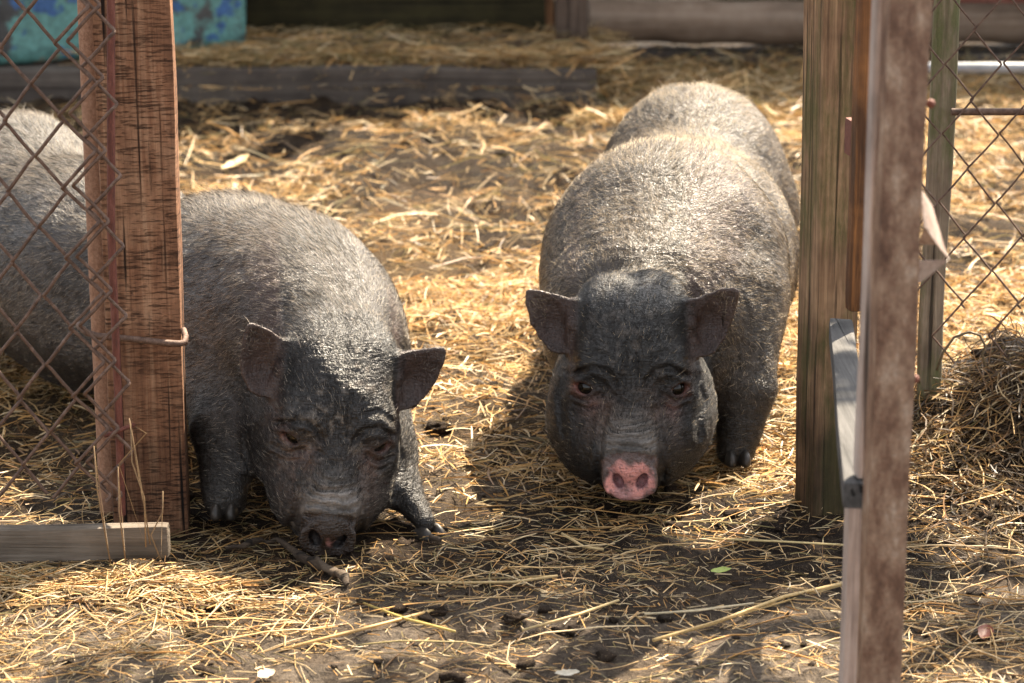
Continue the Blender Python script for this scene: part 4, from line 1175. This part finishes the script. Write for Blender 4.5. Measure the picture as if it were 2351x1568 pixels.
# far yard
sets = []
def d_far(x, y): return (1 - .6 * sstep(6.2, 6.8, y) * (1 - sstep(.4, 1.0, x))) * np.clip(.12 + .95 * patch(x, y, 3.4, 81, -.15, .40), 0, 1) * ground_keep(x, y)
x, y = scatter(95000, -2.2, 2.6, 5.0, 7.9, d_far)
sets.append(straws(x, y, rng.uniform(.015, .075, len(x)), rng.uniform(.0015, .0034, len(x)), GOLD, lift=.035, tilt=.3, bend=.15, K=3))
x, y = scatter(14000, .2, 2.6, 7.4, 8.9, lambda x, y: .3 + .6 * patch(x, y, 2.6, 85, -.3, .4))
sets.append(straws(x, y, rng.uniform(.05, .18, len(x)), rng.uniform(.002, .0055, len(x)), GREEN, lift=.05, tilt=.30))
x, y = scatter(3500, -2.2, 2.6, 5.4, 7.75, lambda x, y: .5 + 0 * x)
sets.append(straws(x, y, rng.uniform(.08, .20, len(x)), rng.uniform(.002, .0045, len(x)), GREEN, lift=.05, tilt=.22, bend=.25))
straw_obj('yard_hay', sets, 'scattered hay over the mud in the back of the yard', 'hay')
# straw lying on platform and hanging over the beam
plat = lambda x, y: np.where(y > 7.95, .102, .102 - (7.95 - y) * 1.2) + 0 * x
x = rng.uniform(-1.4, .35, 5200); y = np.where(rng.random(5200) < .6, rng.normal(8.04, .05, 5200), rng.uniform(7.97, 8.7, 5200)); y = np.maximum(y, 7.96)
s1 = straws(x, y, rng.uniform(.05, .22, 5200), rng.uniform(.002, .005, 5200), GREEN, lift=.045, tilt=.16, gz=plat)
x = rng.uniform(-1.4, .35, 90); y = np.full(90, 7.915)
s2 = straws(x, y, rng.uniform(.06, .16, 90), rng.uniform(.003, .006, 90), PALE, lift=.01, gz=lambda x, y: .04 + 0 * x)
straw_obj('platform_hay', [s1, s2], 'hay strewn along the low platform by the shed', 'hay')

# foreground straw
def mid_bare(x, y): return sstep(-.55, -.35, x) * (1 - sstep(.30, .45, x)) * (1 - sstep(3.35, 3.5, y))
sets = []
def d_fg(x, y): return np.clip(.03 + .32 * patch(x, y, 4.2, 91, .0, .75) + .7 * sstep(.40, .62, x) * (1 - sstep(3.3, 3.5, y)), 0, 1) * (1 - .85 * mid_bare(x, y))
x, y = scatter(9500, -1.2, 1.5, 2.75, 3.75, d_fg)
sets.append(straws(x, y, rng.uniform(.025, .12, len(x)), rng.uniform(.0012, .0030, len(x)), PALE, lift=.010, tilt=.07, prism=True, bend=.12))
x, y = scatter(22000, -1.2, 1.5, 2.75, 3.8, lambda x, y: .14 + .40 * patch(x, y, 6, 191, .1, .7))
sets.append(straws(x, y, rng.uniform(.008, .04, len(x)), rng.uniform(.0012, .0034, len(x)), PALE, lift=.005, tilt=.12, bend=.05, K=2))
x, y = scatter(1500, -1.2, 1.5, 2.75, 3.9, lambda x, y: .2 * (1 - .5 * mid_bare(x, y)))
sets.append(straws(x, y, rng.uniform(.08, .22, len(x)), rng.uniform(.0015, .0032, len(x)), GOLD, az=rng.normal(.1, .6, len(x)), bend=.12, lift=.010, tilt=.05, prism=True, K=6))
x, y = scatter(9000, -1.2, 1.5, 2.75, 4.0, lambda x, y: (.15 + .45 * patch(x, y, 6, 95, 0, .6)) * (1 - .8 * mid_bare(x, y)))
sets.append(straws(x, y, rng.uniform(.03, .10, len(x)), rng.uniform(.0008, .0016, len(x)), GREEN, bend=.6, lift=.012, tilt=.12, K=6))
straw_obj('loose_straw', sets, 'loose pale straws scattered over the mud in the foreground', 'straw')
# bank of straw in front of the board and post
n = 1900
x = np.where(rng.random(n) < .85, rng.uniform(-1.25, -.43, n), rng.normal(-.47, .04, n)); y = rng.normal(3.44, .04, n)
s1 = straws(x, y, rng.uniform(.03, .12, n), rng.uniform(.0014, .0032, n), PALE, lift=.012, tilt=.16, bend=.12, prism=True, az=rng.normal(.15, .9, n))
n = 700
x = rng.uniform(-1.25, -.25, n); y = rng.normal(3.30, .10, n)
s2 = straws(x, y, rng.uniform(.03, .11, n), rng.uniform(.0012, .0028, n), PALE, lift=.008, tilt=.08, bend=.12, prism=True)
straw_obj('straw_bank', [s1, s2], 'dense pale straw heaped along the front of the grey board', 'straw')
# mound tangle of roots and old hay
n = 4200
x = rng.normal(.98, .26, n); y = rng.normal(4.00, .17, n); k = (x > .60); x, y = x[k], y[k]; n = len(x)
s1 = straws(x, y, rng.uniform(.02, .11, n), rng.uniform(.001, .003, n), (.2, .3, .3, .5, .6, 4, 12), lift=.030, tilt=.45, bend=.8, K=5)
n = 150
x = rng.uniform(.60, 1.25, n); y = rng.uniform(3.55, 4.0, n)
s2 = straws(x, y, rng.uniform(.06, .22, n), rng.uniform(.002, .004, n), PALE, lift=.02, tilt=.15, bend=.5, K=6, prism=True)
straw_obj('root_tangle', [s1, s2], 'matted brown roots and old hay on the dirt mound by the right mesh', 'hay')

# mud clods
n = 1100
bm = bmesh.new(); bmesh.ops.create_icosphere(bm, subdivisions=2, radius=1)
iv = np.array([v.co for v in bm.verts]); iff = np.array([[v.index for v in f.verts] for f in bm.faces]); bm.free()
bm = bmesh.new(); bmesh.ops.create_icosphere(bm, subdivisions=3, radius=1)
iv3 = np.array([v.co for v in bm.verts]); iff3 = np.array([[v.index for v in f.verts] for f in bm.faces]); bm.free()
Vs, Fs = [], []
cx = rng.uniform(-1.2, 1.6, n); cy = np.where(rng.random(n) < .6, rng.uniform(2.8, 4.2, n), rng.uniform(4.2, 7.5, n))
mm_ = rng.random(n) < .3; cx = np.where(mm_, rng.normal(.95, .2, n), cx); cy = np.where(mm_, rng.normal(3.9, .2, n), cy)
cz = ground_h(cx, cy)
for i in range(n):
    r = .003 + .010 * rng.random() ** 3 + (.012 * rng.random() if cy[i] > 4.4 else 0)
    q = iv * (1 + .6 * noise3(iv * 2.1 + i * 3.1, 1, 5)[:, None]) * r * np.array((1.3, 1, .6))
    Vs.append(rotz(q, rng.random() * 6) + (cx[i], cy[i], cz[i] + r * .2)); Fs.append(iff + i * len(iv))
o = link('mud_clods', np_mesh('mud_clods', np.concatenate(Vs), np.concatenate(Fs)), MUD, smooth=True)
tag(o, 'crumbs and clods of dark mud lying on the ground', 'mud', kind='stuff')

# single long stalks one can point at
def stalk(pts, r, col, label, name='straw_stalk', cat='straw', group=None):
    V, F = tube(pts, r, 7)
    o_ = V.mean(0); me = np_mesh(name, V - o_, F); set_col(me, 'tint', np.tile(np.array(col, float), (len(V), 1)))
    o = link(name, me, STRAW, None, True); o.location = o_; tag(o, label, cat, group); return o
def gp(u, v, dz=.004):
    """ground point seen at picture point"""
    Y = CAM_H / math.tan(PITCH + math.atan((v - 784) / FPX))
    for _ in range(4):
        x, z = at(u, v, Y); h = float(ground_h(np.array([x]), np.array([Y]))[0]) + dz
        Y = (CAM_H - h) / math.tan(PITCH + math.atan((v - 784) / FPX))
    x, z = at(u, v, Y)
    return (x, Y, h)
stalk([gp(645, 1492), gp(760, 1462, .007), gp(880, 1432, .009), gp(1000, 1400, .005)], .0026, (.60, .40, .17), 'thick golden stalk lying diagonally in the lower middle, left of centre')
stalk([gp(835, 1385), gp(930, 1420, .010), gp(1045, 1450, .004)], .0019, (.55, .42, .14), 'thin yellow stalk crossing the thick golden stalk')
stalk([gp(1500, 1470), gp(1640, 1430, .008), gp(1800, 1370, .01), gp(1955, 1335, .01)], .0028, (.62, .44, .20), 'longest golden stalk running up to the foot of the open gate')
stalk([gp(1625, 1236, .01), gp(1790, 1243, .012), gp(1950, 1252, .012)], .0017, (.66, .52, .26), 'straight thin stalk just in front of the mossy post')
stalk([gp(1200, 1447), gp(1330, 1410, .008), gp(1420, 1378, .008)], .0021, (.64, .48, .24), 'pale short stalk slanting in the lower middle')
stalk([gp(1480, 1410), gp(1600, 1402, .01), gp(1730, 1385, .006)], .0017, (.72, .60, .40), 'pale split stalk lying left of the longest golden stalk')
stalk([gp(1290, 1225), gp(1340, 1255, .012), gp(1385, 1262, .006)], .0022, (.66, .50, .26), 'short stalk on the mud between the two snouts')
stalk([gp(940, 1335), gp(1060, 1338, .008), gp(1180, 1336, .008), gp(1280, 1322, .01)], .0020, (.60, .44, .22), 'long level stalk in front of the black snout, lying right of the driftwood')
# upright dry stems in front of the post
st = [[(255, 1300), (222, 1130), (212, 1030)], [(290, 1300), (272, 1180), (268, 1080)], [(335, 1260), (330, 1150), (300, 1070), (296, 985), (330, 1010), (265, 1085)],
      [(345, 1255), (322, 1120), (308, 1050), (292, 975)], [(370, 1295), (345, 1240), (371, 1190), (370, 1145)]]
for i, s in enumerate(st):
    pts = [(at(u, v, 3.50 + .004 * i)[0], 3.50 + .004 * i + .02 * (j / 3), max(at(u, v, 3.50)[1], .0)) for j, (u, v) in enumerate(s)]
    lab = ['leftmost dry stem standing before the timber post', 'straight dry stem standing just in front of the red rod', 'dry stem bent over at its top, against the timber post',
           'thin dry stem leaning left across the timber post', 'short forked dry stem at the right end of the grey board'][i]
    stalk(pts, .0011, (.30, .20, .11), lab, 'grass_stalk', 'grass', 'dry grass stalks before the timber post')
# curled dry weed by the right mesh
pts = [(at(u, v, 3.93)[0], 3.93, at(u, v, 3.93)[1]) for u, v in [(2150, 850), (2165, 810), (2190, 775), (2225, 762), (2250, 770), (2262, 795), (2255, 815), (2262, 840)]]
stalk(pts, .0022, (.16, .12, .07), 'curled brown dry weed hanging at the foot of the right wire mesh', 'dry_weed', 'weed')
# leaves
def leaf(u, v, L, Wd, ang, col, label, cup=.25, name='dead_leaf'):
    p = gp(u, v, .008)
    nu, nv = 9, 7; V = []; F = []
    for i in range(nu):
        s = i / (nu - 1); wd = Wd * math.sin(math.pi * min(1, s * .93 + .04)) ** .7 * (1 + random.uniform(-.18, .18))
        for j in range(nv):
            t = (j / (nv - 1) - .5)
            V.append(((s - .5) * L, t * wd, cup * abs(t) * wd * 1.2 + cup * L * (s - .5) ** 2 + .05 * L * random.random()))
    for i in range(nu - 1):
        for j in range(nv - 1): F.append((i * nv + j, (i + 1) * nv + j, (i + 1) * nv + j + 1, i * nv + j + 1))
    V = rotz(np.array(V), ang); V[:, 2] += V[:, 1] * .25
    me = np_mesh(name, V, np.array(F)); set_col(me, 'tint', np.tile(np.array(col, float), (len(V), 1)))
    o = link(name, me, STRAW, None, True); o.location = p; tag(o, label, 'leaf'); return o
leaf(1302, 1548, .034, .014, .1, (.60, .54, .43), 'pale white leaf at the bottom edge, lower middle')
leaf(612, 1550, .026, .020, .6, (.60, .48, .33), 'cream leaf at the bottom edge, below the thick golden stalk')
leaf(2268, 1015, .050, .045, .8, (.26, .14, .09), 'crumpled brown leaf on the slope of the dirt mound', .5)
leaf(2262, 1455, .035, .022, 1.2, (.16, .035, .015), 'dark red leaf in the straw at the lower right')
leaf(1655, 1312, .032, .014, .2, (.35, .42, .10), 'small yellow-green leaf on the mud in front of the mossy post')
p = gp(545, 385, .03); leaf(540, 378, .11, .035, .9, (.70, .55, .32), 'large pale curled leaf on the yard mud right of the timber post')
# driftwood / dry root in front of the left snout
DRY = wood_mat('dry_root_wood', (.015, .010, .006), (.05, .035, .024), (.12, .09, .06), axis='x', crack=.8, fine=.8)
def blobtube(pts, rads, label, seed, name='dry_root', cat='root'):
    P = np.array([gp(u, v, dz) for u, v, dz in pts]); t = np.linspace(0, len(P) - 1, 36)
    Q = np.stack([np.interp(t, range(len(P)), P[:, i]) for i in range(3)], 1); rr = np.interp(t, range(len(P)), rads)
    V, F = tube(Q, rr, 24)
    V = V + .8 * rr.mean() * np.stack([noise3(V, 55, seed), noise3(V, 55, seed + 1), noise3(V, 70, seed + 2)], 1)
    o = obj(name, (V, F), DRY); tag(o, label, cat); return o
blobtube([(590, 1245, .012), (640, 1238, .02), (690, 1275, .018), (740, 1300, .012), (790, 1325, .01), (800, 1345, .004)], [.002, .004, .007, .008, .007, .003], 'gnarled dry root lying in the mud under the black snout', 301)
blobtube([(520, 1262, .01), (560, 1250, .016), (600, 1240, .016)], [.003, .006, .004], 'thin twisted root left of the gnarled root', 311)
blobtube([(1010, 1240, .006), (985, 1230, .01)], [.004, .004], 'small dark stub of root beside the outstretched hoof', 321)
for i, (u, v, r, lab) in enumerate([(1180, 1420, .012, 'small round black clod in the lower middle'), (1310, 1450, .013, 'black clod beside the pale short stalk'), (1000, 1405, .010, 'black clod at the tip of the thick golden stalk'), (1010, 985, .016, 'dark pointed clod on the hay between the pigs')]):
    q = iv3 * (1 + .7 * noise3(iv3 * 2.3 + i * 5.1, 1, 9)[:, None] + .3 * noise3(iv3 * 6 + i, 1, 8)[:, None]) * r * np.array((1.3, 1, .7))
    p = gp(u, v, r * .3); o = link('mud_clod', np_mesh('mud_clod', q, iff3), MUD, smooth=True); o.location = p; tag(o, lab, 'mud clod')
